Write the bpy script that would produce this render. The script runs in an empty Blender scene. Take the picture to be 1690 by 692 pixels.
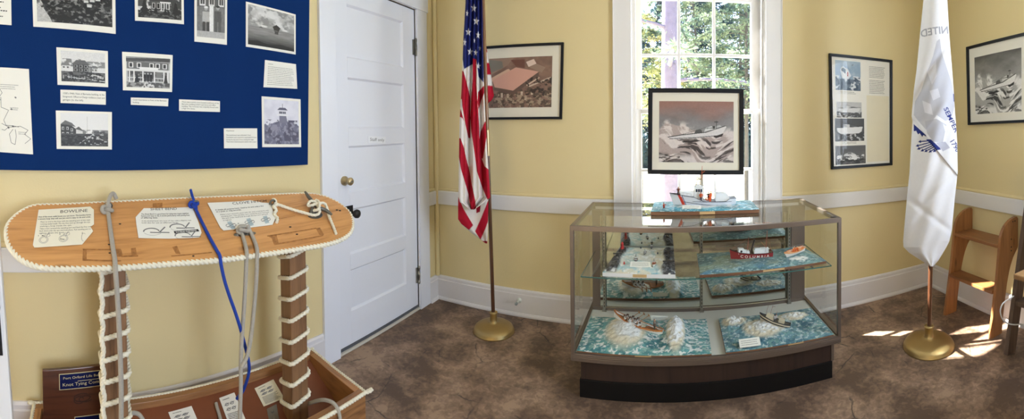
import bpy, bmesh, math, random
import numpy as np
from mathutils import Vector, Matrix
random.seed(7)
SC = bpy.context.scene
COL = SC.collection
PI = math.pi

# ------------------------------------------------------------------ camera
# a phone sweep panorama: a cylinder picture, nearly level, eye height 1.45 m
F, XB, HY = 647.7371, 1095.1587, 222.1841
EYE = 1.45
YB, XL, XR = 2.8285, -1.859, 2.283          # back, left and right wall planes
CEIL = 3.0
YF = -2.6                                   # wall behind the camera
PITCH, ROLL = -0.0181, 0.0045
_cp, _sp, _cr, _sr = math.cos(PITCH), math.sin(PITCH), math.cos(ROLL), math.sin(ROLL)
ROT = np.array([[1, 0, 0], [0, _cp, -_sp], [0, _sp, _cp]]) @ np.array([[_cr, 0, _sr], [0, 1, 0], [-_sr, 0, _cr]])
EYEP = np.array([0, 0, EYE])

def ray(x, y):
    t = (x - XB) / F
    return ROT @ np.array([math.sin(t), math.cos(t), -(y - HY) / F])
def on(axis, v, x, y):
    """measured point of the photograph -> metres on the plane axis = v"""
    d = ray(x, y)
    return EYEP + d * ((v - EYEP[axis]) / d[axis])
def bk(x, y, off=0.0): return on(1, YB - off, x, y)
def lf(x, y, off=0.0): return on(0, XL + off, x, y)
def rt(x, y, off=0.0): return on(0, XR - off, x, y)
def at_range(x, y, r):
    d = ray(x, y)
    return EYEP + d * (r / math.hypot(d[0], d[1]))

cd = bpy.data.cameras.new('camera')
cam = bpy.data.objects.new('camera', cd)
COL.objects.link(cam)
cd.type = 'PANO'
cd.panorama_type = 'CENTRAL_CYLINDRICAL'
cd.central_cylindrical_range_u_min = -XB / F
cd.central_cylindrical_range_u_max = (1690 - XB) / F
cd.central_cylindrical_range_v_min = -(692 - HY) / F
cd.central_cylindrical_range_v_max = HY / F
cd.central_cylindrical_radius = 1.0
cd.clip_start = 0.02
_m = Matrix((ROT[:, 0], ROT[:, 2], -ROT[:, 1])).transposed().to_4x4()
_m.translation = EYEP
cam.matrix_world = _m
SC.camera = cam

# ------------------------------------------------------------------ materials
def lin(c):
    c = c / 255.0
    return c / 12.92 if c <= 0.04045 else ((c + 0.055) / 1.055) ** 2.4
def rgb(r, g, b): return (lin(r), lin(g), lin(b), 1.0)

def N(nt, t, **kw):
    n = nt.nodes.new(t)
    for k, v in kw.items():
        if k.startswith('in_'): n.inputs[k[3:].replace('_', ' ')].default_value = v
        else: setattr(n, k, v)
    return n
def newmat(name):
    m = bpy.data.materials.new(name)
    m.use_nodes = True
    nt = m.node_tree
    return m, nt, nt.nodes['Principled BSDF']
MATS = {}
def paint(name, c, rough=0.5, metal=0.0, var=0.06, scale=30.0, bump=0.0, bscale=None, coat=0.0, c2=None, stretch=(1, 1, 1), spec=0.5):
    """a procedural material: one colour with soft noise between two close tones, optional relief"""
    m, nt, b = newmat(name)
    tc = N(nt, 'ShaderNodeTexCoord')
    mp = N(nt, 'ShaderNodeMapping'); mp.inputs['Scale'].default_value = stretch
    nt.links.new(tc.outputs['Object'], mp.inputs[0])
    no = N(nt, 'ShaderNodeTexNoise'); no.inputs['Scale'].default_value = scale; no.inputs['Detail'].default_value = 5
    nt.links.new(mp.outputs[0], no.inputs['Vector'])
    mx = N(nt, 'ShaderNodeMix', data_type='RGBA')
    a = rgb(*c)
    lo = rgb(*c2) if c2 else tuple(x * (1 - var) for x in a[:3]) + (1,)
    hi = a if c2 else tuple(min(1, x * (1 + var)) for x in a[:3]) + (1,)
    mx.inputs[6].default_value = lo; mx.inputs[7].default_value = hi
    if c2:
        rp = N(nt, 'ShaderNodeMapRange'); rp.inputs[1].default_value = .35; rp.inputs[2].default_value = .65
        nt.links.new(no.outputs['Fac'], rp.inputs[0]); nt.links.new(rp.outputs[0], mx.inputs[0])
    else:
        nt.links.new(no.outputs['Fac'], mx.inputs[0])
    nt.links.new(mx.outputs[2], b.inputs['Base Color'])
    b.inputs['Roughness'].default_value = rough
    b.inputs['Metallic'].default_value = metal
    b.inputs['Specular IOR Level'].default_value = spec
    if coat: b.inputs['Coat Weight'].default_value = coat
    if bump:
        n2 = N(nt, 'ShaderNodeTexNoise'); n2.inputs['Scale'].default_value = bscale or scale * 4
        nt.links.new(mp.outputs[0], n2.inputs['Vector'])
        bp = N(nt, 'ShaderNodeBump'); bp.inputs['Strength'].default_value = bump; bp.inputs['Distance'].default_value = .01
        nt.links.new(n2.outputs['Fac'], bp.inputs['Height']); nt.links.new(bp.outputs[0], b.inputs['Normal'])
    MATS[name] = m
    return m

def woodmat(name, c, c2, axis='X', scale=9.0, rough=.45, coat=.0, knots=True):
    """grain running along one axis, with a few darker bands and knots"""
    m, nt, b = newmat(name)
    tc = N(nt, 'ShaderNodeTexCoord')
    mp = N(nt, 'ShaderNodeMapping')
    s = {'X': (.7, 9, 9), 'Y': (9, .7, 9), 'Z': (9, 9, .7)}[axis]
    mp.inputs['Scale'].default_value = s
    nt.links.new(tc.outputs['Object'], mp.inputs[0])
    n1 = N(nt, 'ShaderNodeTexNoise'); n1.inputs['Scale'].default_value = scale * .35; n1.inputs['Detail'].default_value = 6; n1.inputs['Distortion'].default_value = 1.2
    n2 = N(nt, 'ShaderNodeTexNoise'); n2.inputs['Scale'].default_value = scale * 1.6; n2.inputs['Detail'].default_value = 4
    nt.links.new(mp.outputs[0], n1.inputs['Vector']); nt.links.new(mp.outputs[0], n2.inputs['Vector'])
    ad = N(nt, 'ShaderNodeMath', operation='MULTIPLY_ADD'); ad.inputs[1].default_value = .45
    nt.links.new(n2.outputs['Fac'], ad.inputs[0]); nt.links.new(n1.outputs['Fac'], ad.inputs[2])
    rp = N(nt, 'ShaderNodeValToRGB')
    rp.color_ramp.elements[0].position = .48; rp.color_ramp.elements[0].color = rgb(*c2)
    rp.color_ramp.elements[1].position = .92; rp.color_ramp.elements[1].color = rgb(*c)
    e = rp.color_ramp.elements.new(.66); mid = tuple((x * 2 + y) / 3 for x, y in zip(c, c2)); e.color = rgb(*mid)
    nt.links.new(ad.outputs[0], rp.inputs[0])
    out = rp.outputs[0]
    if knots:
        vo = N(nt, 'ShaderNodeTexVoronoi'); vo.inputs['Scale'].default_value = 4.0
        mp2 = N(nt, 'ShaderNodeMapping'); mp2.inputs['Scale'].default_value = tuple(.55 if v < 1 else 1.6 for v in s)
        nt.links.new(tc.outputs['Object'], mp2.inputs[0]); nt.links.new(mp2.outputs[0], vo.inputs['Vector'])
        r2 = N(nt, 'ShaderNodeMapRange'); r2.inputs[1].default_value = .03; r2.inputs[2].default_value = .11; r2.inputs[3].default_value = .45; r2.inputs[4].default_value = 1
        nt.links.new(vo.outputs['Distance'], r2.inputs[0])
        mm = N(nt, 'ShaderNodeMix', data_type='RGBA', blend_type='MULTIPLY'); mm.inputs[0].default_value = 1
        nt.links.new(out, mm.inputs[6]); nt.links.new(r2.outputs[0], mm.inputs[7]); out = mm.outputs[2]
    nt.links.new(out, b.inputs['Base Color'])
    b.inputs['Roughness'].default_value = rough
    if coat: b.inputs['Coat Weight'].default_value = coat; b.inputs['Coat Roughness'].default_value = .15
    bp = N(nt, 'ShaderNodeBump'); bp.inputs['Strength'].default_value = .12; bp.inputs['Distance'].default_value = .004
    nt.links.new(ad.outputs[0], bp.inputs['Height']); nt.links.new(bp.outputs[0], b.inputs['Normal'])
    MATS[name] = m
    return m

def attrmat(name, rough=.6, spec=.3, noise=.05, scale=120, bump=0.0, translucent=0.0):
    """colour carried by the print or paint itself (attribute 'Col')"""
    m, nt, b = newmat(name)
    at = N(nt, 'ShaderNodeAttribute', attribute_name='Col')
    tc = N(nt, 'ShaderNodeTexCoord')
    no = N(nt, 'ShaderNodeTexNoise'); no.inputs['Scale'].default_value = scale
    nt.links.new(tc.outputs['Object'], no.inputs['Vector'])
    r = N(nt, 'ShaderNodeMapRange'); r.inputs[3].default_value = 1 - noise; r.inputs[4].default_value = 1 + noise
    nt.links.new(no.outputs['Fac'], r.inputs[0])
    mm = N(nt, 'ShaderNodeMix', data_type='RGBA', blend_type='MULTIPLY'); mm.inputs[0].default_value = 1
    nt.links.new(at.outputs['Color'], mm.inputs[6]); nt.links.new(r.outputs[0], mm.inputs[7])
    nt.links.new(mm.outputs[2], b.inputs['Base Color'])
    b.inputs['Roughness'].default_value = rough; b.inputs['Specular IOR Level'].default_value = spec
    if bump:
        bp = N(nt, 'ShaderNodeBump'); bp.inputs['Strength'].default_value = bump; bp.inputs['Distance'].default_value = .004
        nt.links.new(no.outputs['Fac'], bp.inputs['Height']); nt.links.new(bp.outputs[0], b.inputs['Normal'])
    if translucent:
        tr = N(nt, 'ShaderNodeBsdfTranslucent'); nt.links.new(mm.outputs[2], tr.inputs[0])
        ms = N(nt, 'ShaderNodeMixShader'); ms.inputs[0].default_value = translucent
        nt.links.new(b.outputs[0], ms.inputs[1]); nt.links.new(tr.outputs[0], ms.inputs[2])
        nt.links.new(ms.outputs[0], nt.nodes['Material Output'].inputs[0])
    MATS[name] = m
    return m

def glassmat(name, tint=(1, 1, 1), refl=1.0, rough=0.0):
    """thin clear pane: passes light straight, mirrors by angle"""
    m = bpy.data.materials.new(name); m.use_nodes = True
    nt = m.node_tree; nt.nodes.clear()
    o = N(nt, 'ShaderNodeOutputMaterial')
    t = N(nt, 'ShaderNodeBsdfTransparent'); t.inputs[0].default_value = (*tint, 1)
    g = N(nt, 'ShaderNodeBsdfGlossy'); g.inputs['Roughness'].default_value = rough
    lw = N(nt, 'ShaderNodeFresnel'); lw.inputs['IOR'].default_value = 1.45
    ge = N(nt, 'ShaderNodeNewGeometry'); io = N(nt, 'ShaderNodeMapRange'); io.inputs[3].default_value = 1.45; io.inputs[4].default_value = 1 / 1.45
    nt.links.new(ge.outputs['Backfacing'], io.inputs[0]); nt.links.new(io.outputs[0], lw.inputs['IOR'])
    mu = N(nt, 'ShaderNodeMath', operation='MULTIPLY'); mu.inputs[1].default_value = refl
    ms = N(nt, 'ShaderNodeMixShader')
    nt.links.new(lw.outputs[0], mu.inputs[0]); nt.links.new(mu.outputs[0], ms.inputs[0])
    nt.links.new(t.outputs[0], ms.inputs[1]); nt.links.new(g.outputs[0], ms.inputs[2]); nt.links.new(ms.outputs[0], o.inputs[0])
    MATS[name] = m
    return m

# ------------------------------------------------------------------ noise
_rs = np.random.RandomState(3)
_LAT = _rs.rand(256, 256)
def vnoise(x, y):
    x = np.asarray(x, float); y = np.asarray(y, float)
    xi = np.floor(x).astype(int); yi = np.floor(y).astype(int)
    fx = x - xi; fy = y - yi
    fx = fx * fx * (3 - 2 * fx); fy = fy * fy * (3 - 2 * fy)
    a = _LAT[xi % 256, yi % 256]; b = _LAT[(xi + 1) % 256, yi % 256]
    c = _LAT[xi % 256, (yi + 1) % 256]; d = _LAT[(xi + 1) % 256, (yi + 1) % 256]
    return (a * (1 - fx) + b * fx) * (1 - fy) + (c * (1 - fx) + d * fx) * fy
def fbm(x, y, o=4):
    s = 0; a = .5; t = 0
    for k in range(o):
        s = s + a * vnoise(x * 2 ** k + 17.3 * k, y * 2 ** k + 5.1 * k); t += a; a *= .5
    return s / t
def sstep(a, b, x):
    t = np.clip((np.asarray(x, float) - a) / (b - a), 0, 1)
    return t * t * (3 - 2 * t)

# ------------------------------------------------------------------ mesh builder
def root_loc(o):
    v = Vector((0, 0, 0))
    while o is not None:
        v = v + o.location; o = o.parent
    return v
class MB:
    """collects faces in world metres; build() links them as one mesh object"""
    def __init__(s): s.v = []; s.f = []; s.m = []; s.sm = []; s.c = []; s.n = 0; s.M = None
    def add(s, vs, fs, mi=0, smooth=False, col=None):
        vs = np.asarray(vs, float).reshape(-1, 3)
        if s.M is not None: vs = vs @ s.M[:3, :3].T + s.M[:3, 3]
        s.v.append(vs); k = s.n; s.n += len(vs)
        s.f += [tuple(i + k for i in f) for f in fs]
        s.m += [mi] * len(fs); s.sm += [smooth] * len(fs)
        if col is None: col = np.ones((len(vs), 3))
        col = np.asarray(col, float)
        if col.ndim == 1: col = np.tile(col[:3], (len(vs), 1))
        s.c.append(col)
    def box(s, x0, x1, y0, y1, z0, z1, mi=0, col=None):
        v = [(x, y, z) for x in (x0, x1) for y in (y0, y1) for z in (z0, z1)]
        s.add(v, [(0, 1, 3, 2), (4, 6, 7, 5), (0, 4, 5, 1), (2, 3, 7, 6), (0, 2, 6, 4), (1, 5, 7, 3)], mi, False, col)
    def hexa(s, p, mi=0, col=None):
        """8 corners: bottom ring 0-3, top ring 4-7"""
        s.add(p, [(3, 2, 1, 0), (4, 5, 6, 7), (0, 1, 5, 4), (1, 2, 6, 5), (2, 3, 7, 6), (3, 0, 4, 7)], mi, False, col)
    def bar(s, a, b, w, h, up=(0, 0, 1), mi=0, col=None):
        a = np.array(a, float); b = np.array(b, float); d = b - a; d /= np.linalg.norm(d)
        u = np.array(up, float); r = np.cross(d, u); r /= np.linalg.norm(r); u = np.cross(r, d)
        p = []
        for e in (a, b):
            p += [e - r * w / 2 - u * h / 2, e + r * w / 2 - u * h / 2, e + r * w / 2 + u * h / 2, e - r * w / 2 + u * h / 2]
        s.hexa(p, mi, col)
    def prism(s, poly, n, depth, mi=0, col=None, mi_side=None):
        """flat polygon (3D points) pushed along n by depth"""
        poly = np.asarray(poly, float); n = np.asarray(n, float) * depth; k = len(poly)
        v = np.vstack([poly, poly + n])
        s.add(v, [tuple(range(k - 1, -1, -1)), tuple(range(k, 2 * k))], mi, False, col)
        s.add(v, [(i, (i + 1) % k, k + (i + 1) % k, k + i) for i in range(k)], mi if mi_side is None else mi_side, False, col)
    def tube(s, path, r, n=10, closed=False, mi=0, col=None, strands=0, pitch=.05, caps=True, lobe=.34):
        P = np.asarray(path, float); k = len(P)
        if strands: n = 24
        R = np.full(k, r) if np.isscalar(r) else np.asarray(r, float)
        T = np.gradient(P, axis=0)
        if closed: T = np.roll(P, -1, 0) - np.roll(P, 1, 0)
        T /= np.linalg.norm(T, axis=1)[:, None] + 1e-12
        L = np.concatenate([[0], np.cumsum(np.linalg.norm(np.diff(P, axis=0), axis=1))])
        u = np.cross(T[0], (0, 0, 1.0))
        if np.linalg.norm(u) < .1: u = np.cross(T[0], (0, 1.0, 0))
        u /= np.linalg.norm(u)
        V = []
        a = np.arange(n) * 2 * PI / n
        for i in range(k):
            u = u - T[i] * (u @ T[i]); u /= np.linalg.norm(u) + 1e-12
            w = np.cross(T[i], u)
            rr = R[i] * (np.ones(n) if not strands else (1 - lobe) + lobe * np.abs(np.cos(strands / 2 * (a - 2 * PI * L[i] / pitch))) ** .7 * 1.25)
            V.append(P[i] + np.outer(np.cos(a) * rr, u) + np.outer(np.sin(a) * rr, w))
        V = np.vstack(V); fs = []
        for i in range(k if closed else k - 1):
            j = (i + 1) % k
            fs += [(i * n + q, i * n + (q + 1) % n, j * n + (q + 1) % n, j * n + q) for q in range(n)]
        s.add(V, fs, mi, True, col)
        if caps and not closed:
            s.add(V[:n], [tuple(range(n - 1, -1, -1))], mi, False, col); s.add(V[-n:], [tuple(range(n))], mi, False, col)
    def lathe(s, prof, c=(0, 0, 0), n=32, mi=0, axis=(0, 0, 1), col=None, smooth=True):
        """profile of (radius, height) turned about axis through c"""
        ax = np.array(axis, float); ax /= np.linalg.norm(ax)
        u = np.cross(ax, (0, 1.0, 0) if abs(ax[1]) < .9 else (1.0, 0, 0)); u /= np.linalg.norm(u); w = np.cross(ax, u)
        a = np.arange(n) * 2 * PI / n; c = np.array(c, float)
        V = np.vstack([c + ax * h + np.outer(np.cos(a) * r, u) + np.outer(np.sin(a) * r, w) for r, h in prof])
        fs = []
        for i in range(len(prof) - 1):
            fs += [(i * n + q, i * n + (q + 1) % n, (i + 1) * n + (q + 1) % n, (i + 1) * n + q) for q in range(n)]
        s.add(V, fs, mi, smooth, col)
        if prof[0][0] > 1e-6: s.add(V[:n], [tuple(range(n - 1, -1, -1))], mi, False, col)
        if prof[-1][0] > 1e-6: s.add(V[-n:], [tuple(range(n))], mi, False, col)
    def grid(s, P, mi=0, col=None, smooth=True, closed_u=False):
        """P: array (nu, nv, 3)"""
        nu, nv = P.shape[:2]
        i, j = np.meshgrid(np.arange(nu if closed_u else nu - 1), np.arange(nv - 1), indexing='ij')
        i2 = (i + 1) % nu
        q = np.stack([i * nv + j, i2 * nv + j, i2 * nv + j + 1, i * nv + j + 1], -1).reshape(-1, 4)
        s.add(P.reshape(-1, 3), [tuple(int(x) for x in r) for r in q], mi, smooth, None if col is None else np.asarray(col).reshape(-1, 3))
    def ball(s, c, r, mi=0, col=None, n=10, sq=(1, 1, 1)):
        th = np.linspace(0, PI, n); ph = np.arange(n * 2) * PI / n
        V = np.array([[(c[0] + r * sq[0] * math.sin(t) * math.cos(p), c[1] + r * sq[1] * math.sin(t) * math.sin(p), c[2] + r * sq[2] * math.cos(t)) for t in th] for p in ph])
        s.grid(V, mi, None if col is None else np.tile(np.asarray(col)[:3], (n * n * 2, 1)), True, True)
    def build(s, name, mats, parent=None, bevel=0, kind=None, label=None, subsurf=0, seg=2, flipfix=True):
        V = np.vstack(s.v)
        if parent is None: org = np.array([(V[:, 0].min() + V[:, 0].max()) / 2, (V[:, 1].min() + V[:, 1].max()) / 2, V[:, 2].min()])
        else: org = np.array(root_loc(parent))
        me = bpy.data.meshes.new(name)
        me.from_pydata((V - org).tolist(), [], s.f)
        if not isinstance(mats, (list, tuple)): mats = [mats]
        for m in mats: me.materials.append(m)
        me.polygons.foreach_set('material_index', s.m)
        me.polygons.foreach_set('use_smooth', s.sm)
        Cc = np.vstack(s.c); Cc = np.hstack([Cc, np.ones((len(Cc), 1))])
        ca = me.color_attributes.new('Col', 'FLOAT_COLOR', 'POINT')
        ca.data.foreach_set('color', Cc.astype(np.float32).ravel())
        me.update()
        if flipfix:
            bm = bmesh.new(); bm.from_mesh(me); bmesh.ops.recalc_face_normals(bm, faces=bm.faces[:]); bm.to_mesh(me); bm.free()
        o = bpy.data.objects.new(name, me); COL.objects.link(o)
        if parent is None: o.location = org
        else: o.parent = parent
        if bevel:
            b = o.modifiers.new('edge', 'BEVEL'); b.width = bevel; b.segments = seg; b.limit_method = 'ANGLE'; b.angle_limit = math.radians(40); b.harden_normals = False
        if subsurf:
            b = o.modifiers.new('round', 'SUBSURF'); b.levels = subsurf; b.render_levels = subsurf
        if kind: o['kind'] = kind
        if label: o['label'] = label
        return o

def thing(name, label, cat, loc=(0, 0, 0), group=None, kind=None):
    o = bpy.data.objects.new(name, None); COL.objects.link(o)
    o.empty_display_size = .05
    o.location = loc; o['label'] = label; o['category'] = cat
    if group: o['group'] = group
    if kind: o['kind'] = kind
    return o
def tag(o, label, cat, group=None, kind=None):
    o['label'] = label; o['category'] = cat
    if group: o['group'] = group
    if kind: o['kind'] = kind
    return o

# ------------------------------------------------------------------ lettering
_TXT = {}
def textmesh(t, bold=False):
    """triangles of a line of lettering, height of capitals = 1, starting at x = 0"""
    key = (t, bold)
    if key in _TXT: return _TXT[key]
    cu = bpy.data.curves.new('lettering', 'FONT'); cu.body = t; cu.resolution_u = 2
    if bold: cu.offset = .018
    o = bpy.data.objects.new('lettering', cu); COL.objects.link(o)
    dg = bpy.context.evaluated_depsgraph_get()
    me = bpy.data.meshes.new_from_object(o.evaluated_get(dg))
    v = np.array([x.co[:2] for x in me.vertices]).reshape(-1, 2) / .70
    f = [tuple(p.vertices) for p in me.polygons]
    bpy.data.objects.remove(o); bpy.data.curves.remove(cu); bpy.data.meshes.remove(me)
    _TXT[key] = (v, f)
    return _TXT[key]
def quadmap(q):
    """q = TL, TR, BR, BL -> function (u right 0..1, v down 0..1, off) -> points; and the face normal"""
    q = [np.asarray(p, float) for p in q]
    n = np.cross(q[1] - q[0], q[3] - q[0]); n /= np.linalg.norm(n)
    if n @ (EYEP - q[0]) < 0: n = -n
    def fn(u, v, off=0.0):
        u = np.asarray(u, float)[..., None]; v = np.asarray(v, float)[..., None]
        return (q[0] * (1 - u) + q[1] * u) * (1 - v) + (q[3] * (1 - u) + q[2] * u) * v + n * (np.asarray(off)[..., None] if np.ndim(off) else off)
    fn.w = (np.linalg.norm(q[1] - q[0]) + np.linalg.norm(q[2] - q[3])) / 2
    fn.h = (np.linalg.norm(q[3] - q[0]) + np.linalg.norm(q[2] - q[1])) / 2
    fn.n = n
    return fn
def write(mb, fn, t, u, v, h, mi=1, off=.0006, bold=False, width=None, center=False, col=(0.02, 0.02, 0.02)):
    """letters of capital height h (share of the sheet's height) whose baseline starts at u, v"""
    V, f = textmesh(t, bold)
    if not len(V): return
    sc = h * fn.h / fn.w
    x = V[:, 0] * sc
    if width: x = V[:, 0] / V[:, 0].max() * width
    if center: x = x - x.max() / 2
    mb.add(fn(u + x, v - V[:, 1] * h, off), f, mi, False, col)
def slab(mb, fn, th=.002, mi=0, u0=0, u1=1, v0=0, v1=1, off=0.0, col=None):
    a = [fn(u, v, off - th) for u, v in ((u0, v0), (u1, v0), (u1, v1), (u0, v1))]
    b = [fn(u, v, off) for u, v in ((u0, v0), (u1, v0), (u1, v1), (u0, v1))]
    mb.hexa(a + b, mi, col)
def strokes(mb, fn, pts, w, mi=1, off=.0006, col=(.02, .02, .02)):
    """a drawn line of width w metres on the sheet"""
    p = np.array(pts, float); P = fn(p[:, 0], p[:, 1], off)
    for a, b in zip(P[:-1], P[1:]):
        d = b - a; L = np.linalg.norm(d)
        if L < 1e-6: continue
        s = np.cross(d / L, fn.n) * w / 2
        mb.add([a - s, a + s, b + s, b - s], [(0, 1, 2, 3)], mi, False, col)
def greek(mb, fn, u0, u1, v0, v1, n, mi=1, seed=1, h=.5, off=.0006, ragged=.25, col=(.10, .10, .10)):
    """lines of print too small to read: rows of short dashes"""
    r = random.Random(seed); dv = (v1 - v0) / n
    for i in range(n):
        v = v0 + dv * (i + .5); u = u0; end = u1 - (u1 - u0) * ragged * r.random()
        while u < end:
            w = r.uniform(.012, .04) * (u1 - u0) * 1.6
            e = min(u + w, end)
            mb.add([fn(u, v - dv * h / 2, off), fn(e, v - dv * h / 2, off), fn(e, v + dv * h / 2 * r.uniform(.1, .6), off), fn(u, v + dv * h / 2, off)], [(0, 1, 2, 3)], mi, False, col)
            u = e + (u1 - u0) * .014

# ------------------------------------------------------------------ painted prints
class Ras:
    """a small raster used as the ink of a printed picture or painted cloth (x right, y down, 0..1)"""
    def __init__(s, w, h, c=(.8, .8, .8)):
        k_ = 1.8 if w * h < 16000 else 1.3 if w * h < 60000 else 1.0
        w, h = int(w * k_), int(h * k_)
        s.w, s.h = w, h; s.a = np.zeros((h, w, 3)); s.a[:] = c
        s.x, s.y = np.meshgrid((np.arange(w) + .5) / w, (np.arange(h) + .5) / h)
    def mask(s, poly):
        m = np.zeros((s.h, s.w), bool); p = poly; k = len(p)
        for i in range(k):
            x1, y1 = p[i]; x2, y2 = p[(i + 1) % k]
            if y1 == y2: continue
            c = ((y1 > s.y) != (y2 > s.y)) & (s.x < (x2 - x1) * (s.y - y1) / (y2 - y1) + x1)
            m ^= c
        return m
    def poly(s, p, c, k=1.0):
        m = s.mask(p); s.a[m] = s.a[m] * (1 - k) + np.array(c) * k
    def rect(s, x0, y0, x1, y1, c, k=1.0): s.poly([(x0, y0), (x1, y0), (x1, y1), (x0, y1)], c, k)
    def line(s, pts, w, c):
        asp = s.w / s.h
        for (x1, y1), (x2, y2) in zip(pts[:-1], pts[1:]):
            dx, dy = (x2 - x1) * asp, y2 - y1; L2 = dx * dx + dy * dy + 1e-9
            t = np.clip(((s.x - x1) * asp * dx + (s.y - y1) * dy) / L2, 0, 1)
            d = np.hypot((s.x - x1) * asp - t * dx, s.y - y1 - t * dy)
            s.a[d < w / 2] = c
    def ell(s, cx, cy, rx, ry, c, k=1.0):
        m = ((s.x - cx) / rx) ** 2 + ((s.y - cy) / ry) ** 2 < 1; s.a[m] = s.a[m] * (1 - k) + np.array(c) * k
    def blend(s, m, c): s.a = s.a * (1 - m[..., None]) + np.array(c) * m[..., None]
    def mottle(s, f, amp, seed=0, o=4, asp=1.0):
        n = fbm(s.x * f + seed * 7.7, s.y * f * asp + seed * 3.1, o) - .5
        s.a = np.clip(s.a * (1 + n[..., None] * amp), 0, 1)
    def blobs(s, x0, y0, x1, y1, f, c, thr=.5, seed=0, soft=.06):
        n = fbm(s.x * f + seed * 9.1, s.y * f + seed * 4.3, 4)
        m = sstep(thr - soft, thr + soft, n) * ((s.x > x0) & (s.x < x1) & (s.y > y0) & (s.y < y1))
        s.blend(m, c)
def g(v): l = lin(v); return (l, l, l)
def c3(r, gg, b): return (lin(r), lin(gg), lin(b))
def printgrid(mb, fn, ras, mi=1, u0=0, u1=1, v0=0, v1=1, off=.0005):
    U = u0 + ras.x.T * 0 + (u1 - u0) * (np.arange(ras.w) / (ras.w - 1))[:, None]
    Vv = v0 + ras.y.T * 0 + (v1 - v0) * (np.arange(ras.h) / (ras.h - 1))[None, :]
    mb.grid(fn(U, Vv, off), mi, np.transpose(ras.a, (1, 0, 2)), False)

# ------------------------------------------------------------------ the palette
PAPER = paint('white_paper', (236, 234, 226), .7, var=.03, scale=8)
AGED = paint('aged_paper', (231, 224, 200), .7, var=.04, scale=8)
INK = paint('black_ink', (30, 30, 32), .7, var=.02)
GREYINK = paint('grey_ink', (120, 120, 120), .7, var=.02)
PRINT = attrmat('printed_picture', .45, .35, .03)
PAINTED = attrmat('hand_painted_model', .5, .35, .08, 200)
SEAPAINT = attrmat('painted_plaster_sea', .42, .4, .16, 140, .5)
CLOTH = attrmat('flag_cloth', .8, .15, .03, 60, 0.0, .12)
WHITE = paint('white_gloss_paint', (233, 231, 231), .38, var=.015, scale=6, bump=.04, bscale=40)
WHITEDULL = paint('white_wall_trim_paint', (226, 224, 222), .5, var=.02, scale=5, bump=.05, bscale=50)
YELLOW = paint('yellow_wall_paint', (221, 204, 156), .55, var=.025, scale=2.5, bump=.06, bscale=90)
BRASS = paint('old_brass', (190, 172, 134), .36, .9, var=.06, scale=25)
STEEL = paint('grey_steel', (150, 148, 142), .35, .9, var=.08, scale=40)
PEWTER = paint('dull_grey_casting', (112, 110, 104), .45, .6, var=.12, scale=50, bump=.1)
BLACKMETAL = paint('black_iron', (34, 33, 34), .45, .3, var=.1, scale=60)
BLACKFRAME = paint('black_frame_lacquer', (20, 23, 30), .4, var=.1, scale=30, spec=.25)
ALU = paint('brown_grey_anodised_metal', (128, 117, 110), .36, .75, var=.04, scale=12)
GLASS = glassmat('window_glass', (.98, .99, 1), .55)
CASEGLASS = glassmat('case_glass', (.965, .985, .98), 1.1)
SHELFEDGE = paint('green_glass_edge', (60, 108, 104), .15, var=.1, scale=20)
PICGLASS = glassmat('picture_glass', (1, 1, 1), .35)
MIRROR = paint('silvered_mirror', (205, 210, 206), .015, 1.0, var=.0)
ROPEWHITE = paint('white_twisted_rope', (232, 226, 206), .8, var=.1, scale=80, bump=.25, bscale=300)
ROPEGREY = paint('grey_braided_rope', (176, 170, 160), .85, var=.16, scale=160, bump=.5, bscale=420)
ROPEBLUE = paint('blue_braided_rope', (16, 62, 168), .7, var=.2, scale=160, bump=.5, bscale=420)
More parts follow.
